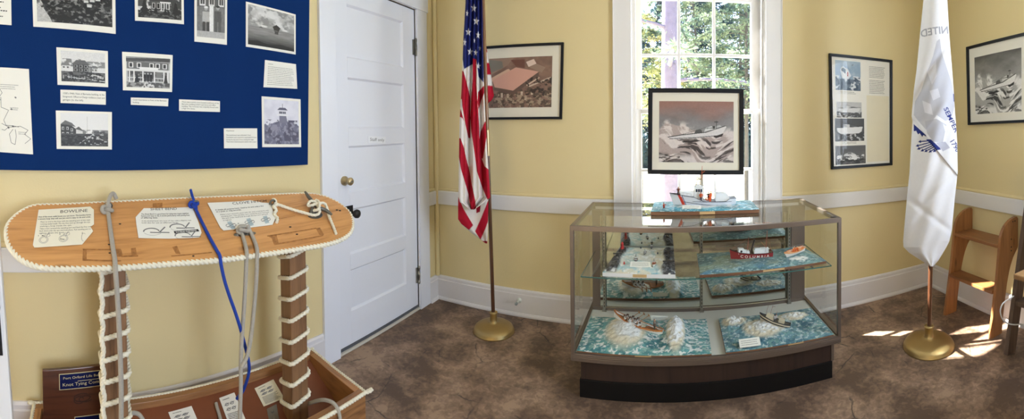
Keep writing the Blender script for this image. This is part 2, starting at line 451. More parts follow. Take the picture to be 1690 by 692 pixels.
# ================================================================== the room
def floormat():
    m, nt, b = newmat('brown_mottled_cork_floor')
    tc = N(nt, 'ShaderNodeTexCoord')
    def noise(sc, det=6, dist=0.0):
        n = N(nt, 'ShaderNodeTexNoise'); n.inputs['Scale'].default_value = sc; n.inputs['Detail'].default_value = det; n.inputs['Distortion'].default_value = dist
        nt.links.new(tc.outputs['Object'], n.inputs['Vector']); return n
    n1 = noise(4.6, 9, .25); n2 = noise(34, 8, .7); n3 = noise(1.1, 3)
    a = N(nt, 'ShaderNodeMath', operation='MULTIPLY_ADD'); a.inputs[1].default_value = .55
    nt.links.new(n2.outputs[0], a.inputs[0]); nt.links.new(n1.outputs[0], a.inputs[2])
    a2 = N(nt, 'ShaderNodeMath', operation='MULTIPLY_ADD'); a2.inputs[1].default_value = .35
    nt.links.new(n3.outputs[0], a2.inputs[0]); nt.links.new(a.outputs[0], a2.inputs[2])
    r = N(nt, 'ShaderNodeValToRGB'); e = r.color_ramp.elements
    e[0].position = .74; e[0].color = rgb(92, 74, 62)
    e[1].position = 1.0; e[1].color = rgb(160, 134, 112)
    k = e.new(.84); k.color = rgb(118, 96, 80)
    k = e.new(.93); k.color = rgb(140, 116, 98)
    sc_ = N(nt, 'ShaderNodeMapRange'); sc_.inputs[1].default_value = .76; sc_.inputs[2].default_value = 1.16; sc_.inputs[3].default_value = .70; sc_.inputs[4].default_value = 1.02
    nt.links.new(a2.outputs[0], sc_.inputs[0]); a2 = sc_
    nt.links.new(a2.outputs[0], r.inputs[0])
    # cracks: distorted cell edges that show only in worn areas
    n4 = noise(2.4, 4)
    av = N(nt, 'ShaderNodeMix', data_type='RGBA'); av.inputs[0].default_value = .16
    nt.links.new(tc.outputs['Object'], av.inputs[6]); nt.links.new(noise(3.0, 6).outputs[1], av.inputs[7])
    vo = N(nt, 'ShaderNodeTexVoronoi', feature='DISTANCE_TO_EDGE'); vo.inputs['Scale'].default_value = 4.6
    nt.links.new(av.outputs[2], vo.inputs['Vector'])
    c = N(nt, 'ShaderNodeMapRange'); c.inputs[1].default_value = .006; c.inputs[2].default_value = .022; c.inputs[3].default_value = 1; c.inputs[4].default_value = 0
    nt.links.new(vo.outputs['Distance'], c.inputs[0])
    w = N(nt, 'ShaderNodeMapRange'); w.inputs[1].default_value = .53; w.inputs[2].default_value = .6
    nt.links.new(n4.outputs[0], w.inputs[0])
    cm = N(nt, 'ShaderNodeMath', operation='MULTIPLY'); nt.links.new(c.outputs[0], cm.inputs[0]); nt.links.new(w.outputs[0], cm.inputs[1])
    cm2 = N(nt, 'ShaderNodeMath', operation='MULTIPLY'); cm2.inputs[1].default_value = .75; nt.links.new(cm.outputs[0], cm2.inputs[0])
    mx = N(nt, 'ShaderNodeMix', data_type='RGBA'); mx.inputs[7].default_value = rgb(50, 44, 42)
    nt.links.new(cm2.outputs[0], mx.inputs[0]); nt.links.new(r.outputs[0], mx.inputs[6])
    nt.links.new(mx.outputs[2], b.inputs['Base Color'])
    rr = N(nt, 'ShaderNodeMapRange'); rr.inputs[3].default_value = .42; rr.inputs[4].default_value = .62
    nt.links.new(n2.outputs[0], rr.inputs[0]); nt.links.new(rr.outputs[0], b.inputs['Roughness'])
    b.inputs['Specular IOR Level'].default_value = .35
    h = N(nt, 'ShaderNodeMath', operation='SUBTRACT'); nt.links.new(n2.outputs[0], h.inputs[0]); nt.links.new(cm.outputs[0], h.inputs[1])
    bp = N(nt, 'ShaderNodeBump'); bp.inputs['Strength'].default_value = .25; bp.inputs['Distance'].default_value = .006
    nt.links.new(h.outputs[0], bp.inputs['Height']); nt.links.new(bp.outputs[0], b.inputs['Normal'])
    return m
FLOOR = floormat()
T = .16
def structure(mb, name, mats, bevel=0):
    o = mb.build(name, mats, bevel=bevel); o['kind'] = 'structure'; return o

m = MB(); m.box(XL - T, XR + T, YF - T, YB + T, -.08, 0); structure(m, 'floor', FLOOR)
m = MB(); m.box(XL - T, XR + T, YF - T, YB + T, CEIL, CEIL + .08); structure(m, 'ceiling', paint('ceiling_white', (240, 238, 228), .7, var=.02))

WX0, WX1, WZ0, WZ1 = -.215, .735, .775, 2.44            # opening in the back wall
m = MB()
m.box(XL - T, WX0, YB, YB + T, 0, CEIL); m.box(WX1, XR + T, YB, YB + T, 0, CEIL)
m.box(WX0, WX1, YB, YB + T, 0, WZ0); m.box(WX0, WX1, YB, YB + T, WZ1, CEIL)
structure(m, 'wall_back', YELLOW)
DY0, DY1, DZ = 1.675, 2.556, 2.416                       # doorway in the left wall
LY0, LY1 = -2.25, -1.2                                   # window opening added in the left wall behind the camera, for fill light
RZ0, RZ1 = .8, 2.4
m = MB()
m.box(XL - T, XL, YF, LY0, 0, CEIL); m.box(XL - T, XL, LY1, DY0, 0, CEIL); m.box(XL - T, XL, LY0, LY1, 0, RZ0); m.box(XL - T, XL, LY0, LY1, RZ1, CEIL)
m.box(XL - T, XL, DY1, YB, 0, CEIL); m.box(XL - T, XL, DY0, DY1, DZ, CEIL)
m.box(XL - T, XL - T + .02, DY0, DY1, 0, DZ)
structure(m, 'wall_left', YELLOW)
RY0, RY1, RZ0, RZ1 = .05, 1.15, .8, 2.4                # window in the right wall, out of frame
m = MB()
m.box(XR, XR + T, YF, RY0, 0, CEIL); m.box(XR, XR + T, RY1, YB, 0, CEIL); m.box(XR, XR + T, RY0, RY1, 0, RZ0); m.box(XR, XR + T, RY0, RY1, RZ1, CEIL)
structure(m, 'wall_right', YELLOW)
m = MB(); m.box(XL - T, XR + T, YF - T, YF, 0, CEIL)
structure(m, 'wall_front', YELLOW)

# ------- chair rail, the yellow bead above it, skirting, corner bead
def runs(prof, segs, mats, name, mis=None):
    """prof: (out, z) outline; segs: (wall, a, b)"""
    m = MB()
    for w, a, b in segs:
        def P(t, o, z):
            return {'l': (XL + o, t, z), 'r': (XR - o, t, z), 'b': (t, YB - o, z), 'f': (t, YF + o, z)}[w]
        k = len(prof)
        va = [P(a, o, z) for o, z in prof]; vb = [P(b, o, z) for o, z in prof]
        for i in range(k):
            j = (i + 1) % k
            m.add([va[i], va[j], vb[j], vb[i]], [(0, 1, 2, 3)], 0 if mis is None else mis[i])
        m.add(va, [tuple(range(k))]); m.add(vb, [tuple(range(k - 1, -1, -1))])
    return structure(m, name, mats)
R0, R1 = .8125, .928
CL, CR = -.362, .876                                      # outer edges of the window casing
railp = [(0, R0), (.02, R0), (.022, R0 + .004), (.022, R1 - .006), (.018, R1), (0, R1)]
beadp = [(0, R1 + .001), (.012, R1 + .001), (.014, R1 + .01), (.008, R1 + .022), (0, R1 + .026)]
SKIRT = paint('skirting_paint', (222, 219, 222), .42, var=.02, scale=5, bump=.05, bscale=40)
segl = [('l', YF, LY0 - .1), ('l', LY1 + .1, 1.545), ('l', 2.69, YB)]
segb = [('b', XL, CL), ('b', CR, XR)]
segr = [('r', YF, RY0 - .1), ('r', RY1 + .1, YB)]
for i, sg in enumerate((segl, segb, segr)):
    runs(railp, sg, WHITEDULL, 'trim_%d' % (i + 1))
    runs(beadp, sg, YELLOW, 'trim_%d' % (i + 4))
basep = [(0, 0), (.036, 0), (.036, .012), (.028, .024), (.022, .026), (.022, .165), (.016, .170), (.016, .190), (.008, .201), (0, .201)]
for n, sg in (('baseboard_left', [('l', YF, 1.545), ('l', 2.69, YB)]), ('baseboard_back', [('b', XL, XR)]), ('baseboard_right', [('r', YF, YB)]), ('baseboard_front', [('f', XL, XR)])):
    runs(basep, sg, SKIRT, n)
m = MB()
m.tube([(XL + .016, YB - .016, z) for z in (.2, CEIL)], .02, 10)
structure(m, 'trim_7', YELLOW)

# ------- panelled door with its casing
DOORPAINT = paint('door_white_paint', (228, 231, 241), .36, var=.012, scale=4, bump=.04, bscale=30)
dr = thing('door_1', 'white five panel door marked staff only in the yellow left wall', 'door', (XL, (DY0 + DY1) / 2, 0), kind='structure')
fx = XL - .008                                            # face of stiles and rails
m = MB()
rows = [(.252, .527), (.629, .928), (1.042, 1.348), (1.466, 1.803), (1.933, 2.288)]
y0, y1, py0, py1 = DY0 + .003, DY1 - .003, 1.803, 2.402
m.box(fx - .04, fx, y0, py0, .035, DZ - .006); m.box(fx - .04, fx, py1, y1, .035, DZ - .006)
zs = [.035] + [z for r in rows for z in r] + [DZ - .006]
for a, b in zip(zs[0::2], zs[1::2]): m.box(fx - .04, fx, py0, py1, a, b)
for a, b in rows:                                         # sunk panels with a small sloped lip
    m.box(fx - .034, fx - .015, py0, py1, a, b)
    for (ya, yb, za, zb) in ((py0, py1, a, a), (py0, py1, b, b)):
        s = .012 if za == a else -.012
        m.add([(fx - .001, py0, za), (fx - .001, py1, za), (fx - .0149, py1, za + s), (fx - .0149, py0, za + s)], [(0, 1, 2, 3)])
    for ya, s in ((py0, .012), (py1, -.012)):
        m.add([(fx - .001, ya, a), (fx - .001, ya, b), (fx - .0149, ya + s, b - .012), (fx - .0149, ya + s, a + .012)], [(0, 1, 2, 3)])
m.build('door_panels', DOORPAINT, dr, bevel=.0015)
m = MB()
c0 = XL + .022
m.box(XL, c0, 1.545, DY0 + .002, 0, 2.416); m.box(XL, c0, DY1 - .002, 2.69, 0, 2.416)
m.box(XL, c0 + .004, 1.535, 2.705, 2.416, 2.56)
m.box(XL - T + .02, XL, DY0 - .02, DY0, 0, DZ); m.box(XL - T + .02, XL, DY1, DY1 + .02, 0, DZ); m.box(XL - T + .02, XL, DY0 - .02, DY1 + .02, DZ, DZ + .02)
m.box(XL - .034, XL - .014, DY1 - .004, DY1, 0, DZ); m.box(XL - .034, XL - .014, DY0, DY0 + .004, 0, DZ); m.box(XL - .034, XL - .016, DY0, DY1, DZ - .008, DZ)
m.build('door_casing', DOORPAINT, dr, bevel=.003)
m = MB(); m.box(XL - .12, XL + .012, DY0, DY1, 0, .016); m.build('threshold', paint('pale_threshold_wood', (206, 200, 190), .5, var=.1, scale=30), dr, bevel=.004)
m = MB(); m.box(XL - .06, fx + .004, DY0, DY1, .016, .034); m.build('door_sweep', paint('grey_rubber_sweep', (84, 86, 92), .6, var=.1), dr)
# lock knob
p = lf(569, 298.7); m = MB()
m.lathe([(.030, -.008), (.031, .004), (.018, .012), (.013, .022), (.014, .034), (.024, .042), (.026, .056), (.020, .064), (.010, .066)], (XL, p[1], p[2]), 28, 0, (1, 0, 0))
k = m.build('lock_knob', BRASS, dr, label='brass keyed knob')
m = MB(); m.lathe([(.008, .066), (.008, .069)], (XL, p[1], p[2]), 16, 0, (1, 0, 0)); m.box(XL + .069, XL + .0695, p[1] - .001, p[1] + .001, p[2] - .005, p[2] + .005, 1)
m.build('keyhole', [STEEL, INK], k)
p = lf(578, 351); m = MB()
m.box(fx, fx + .006, p[1] - .036, p[1] + .030, p[2] - .035, p[2] + .045); m.build('latch_plate', BLACKMETAL, dr, bevel=.002)
m = MB(); m.lathe([(.012, 0), (.011, .03), (.022, .036), (.029, .05), (.027, .064), (.014, .072), (0, .073)], (fx + .004, p[1] + .012, p[2] - .004), 28, 0, (1, 0, 0))
m.build('latch_knob', BLACKMETAL, dr, label='black knob on a square plate')
for z, mt, lb in ((2.11, PEWTER, 'dark worn hinge'), (.279, STEEL, 'bright steel hinge')):
    m = MB(); yy = DY1 - .010
    m.lathe([(.0075, -.068), (.009, -.066), (.009, -.050), (.0075, -.049), (.0075, -.018), (.009, -.017), (.009, .017), (.0075, .018), (.0075, .049), (.009, .05), (.009, .066), (.005, .074), (0, .075)], (XL + .010, yy, z), 14)
    m.box(fx, XL + .004, yy - .022, yy, z - .06, z + .06)
    m.build('hinge', mt, dr, label=lb)

q = [lf(608.5, 224.5, .0), lf(637.5, 226, .0), lf(637, 237, .0), lf(608.5, 236, .0)]
q = [(fx + .0035, a[1], a[2]) for a in q]
fn = quadmap(q); m = MB(); slab(m, fn, .002)
write(m, fn, 'Staff only', .5, .70, .46, 1, center=True, width=.82, off=.001)
tag(m.build('door_sign', [paint('white_sign_card', (236, 238, 244), .5, var=.02), GREYINK]), 'small white sign reading Staff only on the white panelled door', 'sign')

# ------- sash window in the back wall
wn = thing('window_1', 'tall white sash window in the back wall', 'window', ((WX0 + WX1) / 2, YB, WZ0), kind='structure')
m = MB(); cy = YB - .022
m.box(CL, -.228, cy, YB, WZ0 - .03, 2.44); m.box(.748, CR, cy, YB, WZ0 - .03, 2.44); m.box(CL - .01, CR + .01, cy - .004, YB, 2.44, 2.60)
m.box(CL, -.352, cy - .006, cy, WZ0 - .03, 2.44); m.box(.866, CR, cy - .006, cy, WZ0 - .03, 2.44)
m.build('window_casing', WHITE, wn, bevel=.003)
m = MB(); m.box(CL - .03, CR + .03, YB - .055, YB + .06, WZ0 - .03, WZ0); m.box(CL, CR, YB - .02, YB, WZ0 - .12, WZ0 - .03); m.build('window_sill', WHITE, wn, bevel=.004)
m = MB()
m.box(-.228, -.215, YB - .004, YB + .14, WZ0, WZ1); m.box(.735, .748, YB - .004, YB + .14, WZ0, WZ1); m.box(WX0, WX1, YB, YB + .14, WZ1 - .012, WZ1)
for x in (WX0, WX1 - .016): m.box(x, x + .016, YB + .006, YB + .026, WZ0, WZ1)
m.build('jamb', WHITE, wn)
gx0, gx1 = -.160, .657
def sash(name, y, z0, z1, top, bot, hz, gz0, gz1):
    m = MB(); d = .036
    m.box(WX0, gx0, y, y + d, z0, z1); m.box(gx1, WX1, y, y + d, z0, z1)
    m.box(gx0, gx1, y, y + d, z0, z0 + bot); m.box(gx0, gx1, y, y + d, z1 - top, z1)
    for x in (.116, .377): m.box(x - .011, x + .011, y + .006, y + d - .004, z0 + bot, z1 - top)
    for z in hz: m.box(gx0, gx1, y + .007, y + d - .005, z - .011, z + .011)
    s = m.build(name, WHITE, wn, bevel=.003)
    m = MB(); m.box(gx0, gx1, y + d / 2 - .0015, y + d / 2 + .0015, z0 + bot, z1 - top)
    m.build('pane', GLASS, s)
sash('lower_sash', YB + .028, WZ0, 1.585, .034, .055, (1.135,), 0, 0)
sash('upper_sash', YB + .068, 1.552, WZ1 - .012, .04, .034, (1.985,), 0, 0)

# windows out of frame: the right wall's, and one added at left for fill
for nm, ax in (('window_2', 'r'), ('added_window', 'l')):
    m = MB(); mg = MB()
    if ax == 'r':
        a, b = RY0, RY1; B = lambda u0, u1, o0, o1, z0, z1, q=m: q.box(XR + o0, XR + o1, u0, u1, z0, z1)
    else:
        a, b = LY0, LY1; B = lambda u0, u1, o0, o1, z0, z1, q=m: q.box(XL - o1, XL - o0, u0, u1, z0, z1)
    B(a - .1, a, -.02, 0, RZ0 - .1, RZ1 + .12); B(b, b + .1, -.02, 0, RZ0 - .1, RZ1 + .12); B(a, b, -.02, 0, RZ1, RZ1 + .12); B(a, b, -.03, 0, RZ0 - .1, RZ0)
    B(a, a + .05, .06, .1, RZ0, RZ1); B(b - .05, b, .06, .1, RZ0, RZ1); B(a, b, .06, .1, RZ0, RZ0 + .06); B(a, b, .06, .1, RZ1 - .05, RZ1); B(a, b, .06, .1, 1.58, 1.62)
    for t in (1 / 3, 2 / 3): B(a + (b - a) * t - .011, a + (b - a) * t + .011, .07, .09, RZ0, RZ1)
    structure(m, nm, WHITE)

# small white door stop on the skirting
p = bk(857, 496, .022); e = bk(849, 508, .09)
st = MB(); d = np.array([.0, -1, -.0])
st.lathe([(.020, 0), (.020, .004), (.010, .008), (.0075, .012), (.0075, .055), (.010, .056)], (p[0], YB - .022, p[2]), 18, 0, d)
st.lathe([(.0105, .056), (.0115, .060), (.0115, .070), (.008, .074), (0, .074)], (p[0], YB - .022, p[2]), 18, 1, d)
tag(st.build('door_stop', [paint('white_stop', (222, 226, 222), .4, var=.04), paint('grey_rubber_tip', (150, 156, 156), .6, var=.06)]), 'small white door stop with grey tip sticking out of the back skirting', 'door stop')

# ------- open white door whose edge shows at the left of the photo
od = thing('door_2', 'white edge of an open door with a dark knob', 'door', (-1.04, -.12, 0), kind='structure')
a = on(0, -1.04, -14, 230); b = on(0, -1.04, 21, 700)
m = MB()
dn = np.array([b[0] - a[0], b[1] - a[1], b[2] - a[2]]); dn /= dn[2]
top = a + dn * (2.1 - a[2]); bot = a + dn * (.02 - a[2])
w = np.array([-.035, 0, 0]); L = np.array([0, -.75, 0])
m.hexa([bot, bot + w, bot + w + L, bot + L, top, top + w, top + w + L, top + L])
m.build('door_leaf', WHITE, od, bevel=.004)
m = MB(); p = on(0, -1.04, 4, 488)
pl0 = [a + dn * (z - a[2]) for z in (.87, 1.045)]
m.hexa([pl0[0] + (.001, -.012, 0), pl0[0] + (.004, -.012, 0), pl0[0] + (.004, -.058, 0), pl0[0] + (.001, -.058, 0), pl0[1] + (.001, -.012, 0), pl0[1] + (.004, -.012, 0), pl0[1] + (.004, -.058, 0), pl0[1] + (.001, -.058, 0)])
m.build('escutcheon', BLACKMETAL, od, bevel=.001)
m = MB(); kc = a + dn * (1.015 - a[2]) + np.array([.0, -.032, 0])
m.lathe([(.010, 0), (.010, .03), (.022, .034), (.029, .046), (.027, .062), (.014, .070), (0, .071)], kc, 24, 0, (1, 0, 0))
m.build('door_knob', paint('dark_bronze', (66, 52, 42), .35, .7, var=.1), od)
# ================================================================== blue notice board and what is pinned to it
NAVY = paint('navy_felt', (12, 44, 98), .9, var=.08, scale=6, bump=.25, bscale=500, spec=.1)
BT = .028
z0a, z0b = lf(0, 277, BT)[2], lf(508, 272, BT)[2]
yR1, yR0 = lf(511, 10, BT)[1], lf(508, 272, BT)[1]
m = MB()
yl = -.62
A = [(XL + .001, yl, z0a), (XL + .001, yR0, z0b), (XL + .001, yR1, 2.245), (XL + .001, yl, 2.265)]
m.prism(A, (1, 0, 0), BT - .001)
tag(m.build('mounted_notice_board', NAVY, bevel=.003), 'large navy blue notice board on the yellow wall left of the white door', 'notice board')

PX = XL + BT + .003
def quad_l(pts): return [on(0, PX, x, y) for x, y in pts]
PHOTOG, CAPG = 'old photographs pinned on the blue notice board', 'typed captions pinned on the blue notice board'

def photo(name, label, pts, ras, u0, u1, v0, v1, cat='photograph', paper=PAPER, group=PHOTOG):
    fn = quadmap(quad_l(pts)); m = MB()
    slab(m, fn, .0025); printgrid(m, fn, ras, 1, u0, u1, v0, v1, .0006)
    return tag(m.build(name, [paper, PRINT]), label, cat, group)

def fir(r, x, yb, h, wd, c):
    k = 7
    for i in range(k):
        t0 = i / k
        r.poly([(x - wd * (1 - t0 * .9) , yb - h * t0), (x + wd * (1 - t0 * .9), yb - h * t0), (x, yb - h * min(1, t0 + .32))], c)
def house(r, x0, x1, yt, yb, wall, roof, win, n=3, rows=2, roof_h=.16, eave=.02):
    r.rect(x0, yt, x1, yb, wall)
    r.poly([(x0 - eave, yt), (x1 + eave, yt), (x1 - (x1 - x0) * .22, yt - roof_h), (x0 + (x1 - x0) * .22, yt - roof_h)], roof)
    for i in range(n):
        for j in range(rows):
            cx = x0 + (x1 - x0) * (i + .5) / n; cy = yt + (yb - yt) * (j + .5) / rows
            w = (x1 - x0) / n * .22; h = (yb - yt) / rows * .26
            r.rect(cx - w * 1.4, cy - h * 1.25, cx + w * 1.4, cy + h * 1.25, g(190)); r.rect(cx - w, cy - h, cx + w, cy + h, win)

# 1 harbour from the hill, top
r = Ras(120, 80, g(178))
r.blobs(0, 0, 1, 1, 7, g(96), .5, 1); r.blobs(0, 0, 1, 1, 16, g(60), .55, 2); r.mottle(22, .9, 3)
r.poly([(.1, 1), (.12, .55), (.3, .42), (.45, .6), (.62, .52), (.8, .66), (1, .5), (1, 1)], g(42), .85)
r.blobs(.05, .35, 1, 1, 13, g(26), .42, 5); r.blobs(.1, .45, 1, 1, 20, g(120), .66, 6)
r.poly([(0, .62), (.1, .74), (.17, .9), (.2, 1), (0, 1)], g(196), .8)
for x, y in ((.62, .52), (.7, .5), (.78, .47), (.66, .6)): r.rect(x, y, x + .06, y + .05, g(205)); r.poly([(x - .01, y), (x + .07, y), (x + .03, y - .04)], g(70))
r.mottle(50, .5, 8)
photo('mounted_photograph', 'large black and white photograph of a wooded cove, cut off at the top', [(52, -48), (190, -46), (191, 56), (55, 44)], r, .05, .96, .05, .90)

# 2 house with porch among trees
r = Ras(90, 70, g(205)); r.blobs(0, .1, .4, .8, 9, g(70), .45, 3); r.blobs(.6, .1, 1, .8, 8, g(64), .42, 4)
house(r, .3, .74, .46, .74, g(84), g(60), g(30), 4, 1, .2)
for x in (.52, .58, .64, .70): r.rect(x, .5, x + .015, .76, g(225))
r.rect(.5, .46, .75, .50, g(220))
r.rect(0, .76, 1, 1, g(92)); r.blobs(0, .7, 1, 1, 18, g(40), .5, 6)
fir(r, .15, .86, .5, .11, g(34)); fir(r, .86, .84, .4, .1, g(38)); fir(r, .4, .84, .2, .06, g(30)); fir(r, .62, .86, .2, .06, g(36))
r.mottle(40, .4, 2)
photo('mounted_photograph', 'photograph of a gabled house among trees, cut off at the top edge', [(222, -26), (303, -21), (303.6, 40), (223, 34)], r, .06, .95, .05, .90)

# 3 two men outside a window, upright
r = Ras(64, 104, g(120)); r.mottle(18, .5, 4)
r.rect(0, 0, 1, .32, g(96)); 
for x in (.1, .42, .76): r.rect(x, .0, x + .2, .3, g(214)); r.rect(x + .03, .02, x + .17, .26, g(66)); r.rect(x + .09, .02, x + .11, .26, g(214))
r.rect(.44, .3, .58, .86, g(228))
for cx, sh in ((.32, .43), (.74, .40)):
    r.ell(cx, sh - .07, .06, .045, g(168)); r.poly([(cx - .12, sh), (cx + .12, sh), (cx + .13, sh + .24), (cx - .13, sh + .24)], g(176 if cx < .5 else 88))
    r.ell(cx, sh - .10, .07, .025, g(222 if cx < .5 else 60))
    r.rect(cx - .12, sh + .22, cx - .02, sh + .46, g(70 if cx < .5 else 92)); r.rect(cx + .02, sh + .22, cx + .12, sh + .46, g(70 if cx < .5 else 92))
r.rect(0, .86, 1, 1, g(176)); r.mottle(30, .3, 6)
photo('mounted_photograph', 'upright black and white photograph of two men standing below windows', [(321, -18), (375, -14), (374.5, 74), (321, 68.5)], r, .07, .93, .05, .90)

# 4 tower standing in the sea
r = Ras(100, 88, g(170)); r.a[:] = (np.array(g(196)) * (1 - sstep(0, .5, r.y))[..., None] + np.array(g(150)) * sstep(0, .5, r.y)[..., None])
r.blobs(0, 0, 1, .5, 6, g(216), .55, 3, .15); r.blobs(0, 0, 1, .45, 9, g(136), .6, 7, .12)
t = sstep(.52, 1, r.y); r.a = np.where((r.y > .52)[..., None], np.array(g(142)) * (1 - t)[..., None] + np.array(g(46)) * t[..., None], r.a)
n = fbm(r.x * 6, r.y * 40) - .5; r.a *= (1 + (r.y > .52) * n * .7)[..., None]
r.poly([(.52, .44), (.68, .44), (.645, .56), (.555, .56)], g(50)); r.poly([(.50, .45), (.70, .45), (.60, .37)], g(44)); r.rect(.56, .54, .64, .62, g(70))
r.line([(.24, .53), (.27, .5), (.3, .53)], .02, g(80)); r.line([(0, .535), (1, .525)], .012, g(120))
r.poly([(0, .9), (.2, .86), (.4, .92), (.7, .87), (1, .93), (1, 1), (0, 1)], g(34), .8)
photo('mounted_photograph', 'grey photograph of a small tower out on calm water under clouds', [(406, 2.5), (488, 24), (488, 90), (406, 77)], r, .035, .965, .045, .94)

# 5 barracks
r = Ras(100, 76, g(214)); r.blobs(0, .25, .45, .5, 10, g(120), .5, 3); r.blobs(.55, .3, 1, .5, 12, g(132), .48, 4)
house(r, .27, .62, .42, .66, g(56), g(92), g(34), 3, 2, .14, .03)
house(r, .02, .2, .48, .58, g(215), g(120), g(80), 2, 1, .09)
house(r, .68, .82, .52, .64, g(190), g(104), g(70), 2, 1, .08)
r.rect(.62, .46, .7, .66, g(92)); 
for x in (.63, .665, .70): r.rect(x, .5, x + .008, .68, g(220))
r.rect(0, .66, 1, 1, g(96)); r.poly([(0, .9), (.5, .74), (.62, .74), (.2, 1), (0, 1)], g(56)); r.poly([(.7, .72), (1, .8), (1, .88), (.6, .76)], g(200))
r.line([(.1, .84), (.98, .94)], .02, g(214)); r.line([(.2, .78), (.98, .83)], .016, g(36))
for k in range(16): x = .05 + k * .06; r.line([(x, .8), (x, .9)], .008, g(220))
r.blobs(0, .66, 1, 1, 22, g(38), .55, 5); r.mottle(50, .35, 9)
photo('mounted_photograph', 'photograph of a dark two-storey barracks behind lawns, directly above a three-line caption', [(93, 78), (178, 84.5), (178.6, 144), (95, 140)], r, .08, .94, .08, .90)

# 6 men in front of the porch
r = Ras(100, 76, g(186)); r.rect(0, .0, 1, .18, g(150))
r.rect(.02, .16, .96, .44, g(104))
for x in (.06, .24, .52, .66, .82): r.rect(x, .19, x + .1, .36, g(224)); r.rect(x + .02, .21, x + .08, .34, g(54))
r.poly([(0, .06), (1, .0), (1, .12), (0, .16)], g(74)); r.rect(0, .40, 1, .47, g(216)); r.rect(.3, .33, .72, .42, g(228))
r.rect(.04, .47, .96, .78, g(72)); r.blobs(.04, .47, .96, .78, 9, g(120), .5, 4)
for x in (.06, .16, .36, .62, .84, .93): r.rect(x, .46, x + .03, .82, g(226))
r.line([(.04, .68), (.36, .68)], .016, g(220)); r.line([(.62, .68), (.96, .68)], .016, g(220))
for k in range(14): 
    if not 5 < k < 9: r.line([(.06 + k * .066, .68), (.06 + k * .066, .78)], .008, g(206))
for cx in (.42, .49, .56): r.ell(cx, .54, .018, .026, g(180)); r.rect(cx - .03, .57, cx + .03, .69, g(36)); r.rect(cx - .025, .68, cx + .025, .8, g(48))
fir(r, .24, .84, .3, .07, g(34)); fir(r, .9, .86, .3, .07, g(50)); r.rect(0, .84, 1, 1, g(150)); r.poly([(.42, .84), (.58, .84), (.66, 1), (.34, 1)], g(208)); r.blobs(0, .82, 1, 1, 20, g(84), .5, 8)
photo('mounted_photograph', 'photograph of men standing on the steps of a white columned porch', [(201.6, 85.5), (285, 91), (284, 152), (203, 149)], r, .07, .95, .11, .91)

# 7 street view beside tall house
r = Ras(100, 76, g(222)); r.blobs(0, .5, 1, .62, 14, g(120), .4, 3)
r.poly([(0, .34), (.16, .30), (.34, .5), (.34, .78), (0, .8)], g(50)); r.poly([(0, .34), (.1, .22), (.24, .3), (.32, .42), (.16, .36)], g(96))
for x, y in ((.03, .42), (.12, .42), (.21, .46), (.03, .58), (.12, .58), (.21, .6)): r.rect(x, y, x + .045, y + .09, g(206)); r.rect(x + .008, y + .012, x + .037, y + .08, g(60))
r.poly([(.32, .48), (.46, .54), (.46, .66), (.32, .74)], g(200)); r.poly([(.3, .48), (.38, .4), (.48, .54)], g(84))
r.rect(0, .62, 1, 1, g(66)); r.poly([(.34, .78), (.56, .62), (.64, .62), (.9, .9), (.6, .96)], g(40)); r.line([(.4, .9), (.7, .62)], .02, g(200)); r.line([(.66, .64), (.95, .86)], .02, g(214))
r.rect(.82, .56, .9, .66, g(190)); r.blobs(.7, .54, 1, .7, 18, g(70), .5, 6); r.line([(.56, .1), (.56, .62)], .008, g(150)); r.blobs(0, .66, 1, 1, 20, g(30), .52, 7); r.blobs(.5, .7, 1, .95, 24, g(190), .66, 8)
photo('mounted_photograph', 'photograph of a street running past a dark house, below the three-line caption', [(92, 182.5), (184.7, 185), (184.7, 247), (93.6, 246)], r, .08, .93, .06, .92)

# 13 watchtower
r = Ras(72, 90, c3(206, 206, 220)); r.blobs(0, 0, 1, .6, 4, c3(220, 220, 232), .5, 3, .2)
m_ = (r.y > .46 + .12 * np.abs(r.x - .5) * 2 + (fbm(r.x * 9, r.y * 0 + 3) - .5) * .22); r.a[m_] = c3(112, 112, 134); r.blobs(0, .45, 1, 1, 9, c3(84, 84, 104), .52, 4); 
r.blobs(0, .5, 1, 1, 16, c3(140, 140, 160), .63, 6)
r.poly([(.43, .33), (.62, .33), (.66, .52), (.42, .52)], c3(120, 120, 140)); r.rect(.40, .24, .64, .33, c3(214, 214, 224)); r.rect(.43, .26, .61, .31, c3(70, 70, 90)); 
for x in (.47, .52, .57): r.rect(x, .26, x + .012, .31, c3(214, 214, 224))
r.poly([(.37, .23), (.67, .23), (.6, .17), (.44, .17)], c3(92, 92, 112)); r.rect(.36, .33, .68, .355, c3(226, 226, 232)); r.line([(.52, .17), (.52, .09)], .015, c3(110, 110, 130))
photo('mounted_photograph', 'upright bluish photograph of a watchtower rising above trees', [(432, 159), (496, 164), (497, 243), (433, 243)], r, .05, .94, .05, .94)

# map, mostly outside the frame
fn = quadmap(quad_l([(-70, 108), (47.7, 114), (54.6, 255), (-70, 246)])); m = MB(); slab(m, fn, .002)
W = .0022; gi = dict(mi=1, col=(.2, .2, .2))
for pts in ([(.6, .35), (.6, .47), (.7, .5), (.63, .62), (.66, .68), (.75, .68), (.83, .69)], [(.60, .66), (.7, .70), (.85, .68), (.95, .72), (.9, .77), (.98, .82), (.9, .88)],
            [(.75, .72), (.7, .78), (.72, .88), (.77, .9), (.79, .8), (.78, .72)], [(.7, .69), (.64, .74), (.6, .73)], [(.58, .24), (.62, .3), (.57, .36), (.6, .39)]):
    strokes(m, fn, pts, W, 1, .0007)
greek(m, fn, .6, .86, .19, .26, 3, 2, 3, .3, .0007); greek(m, fn, .72, .84, .46, .5, 2, 2, 4, .35, .0007); greek(m, fn, .82, .95, .74, .78, 2, 2, 5, .35, .0007)
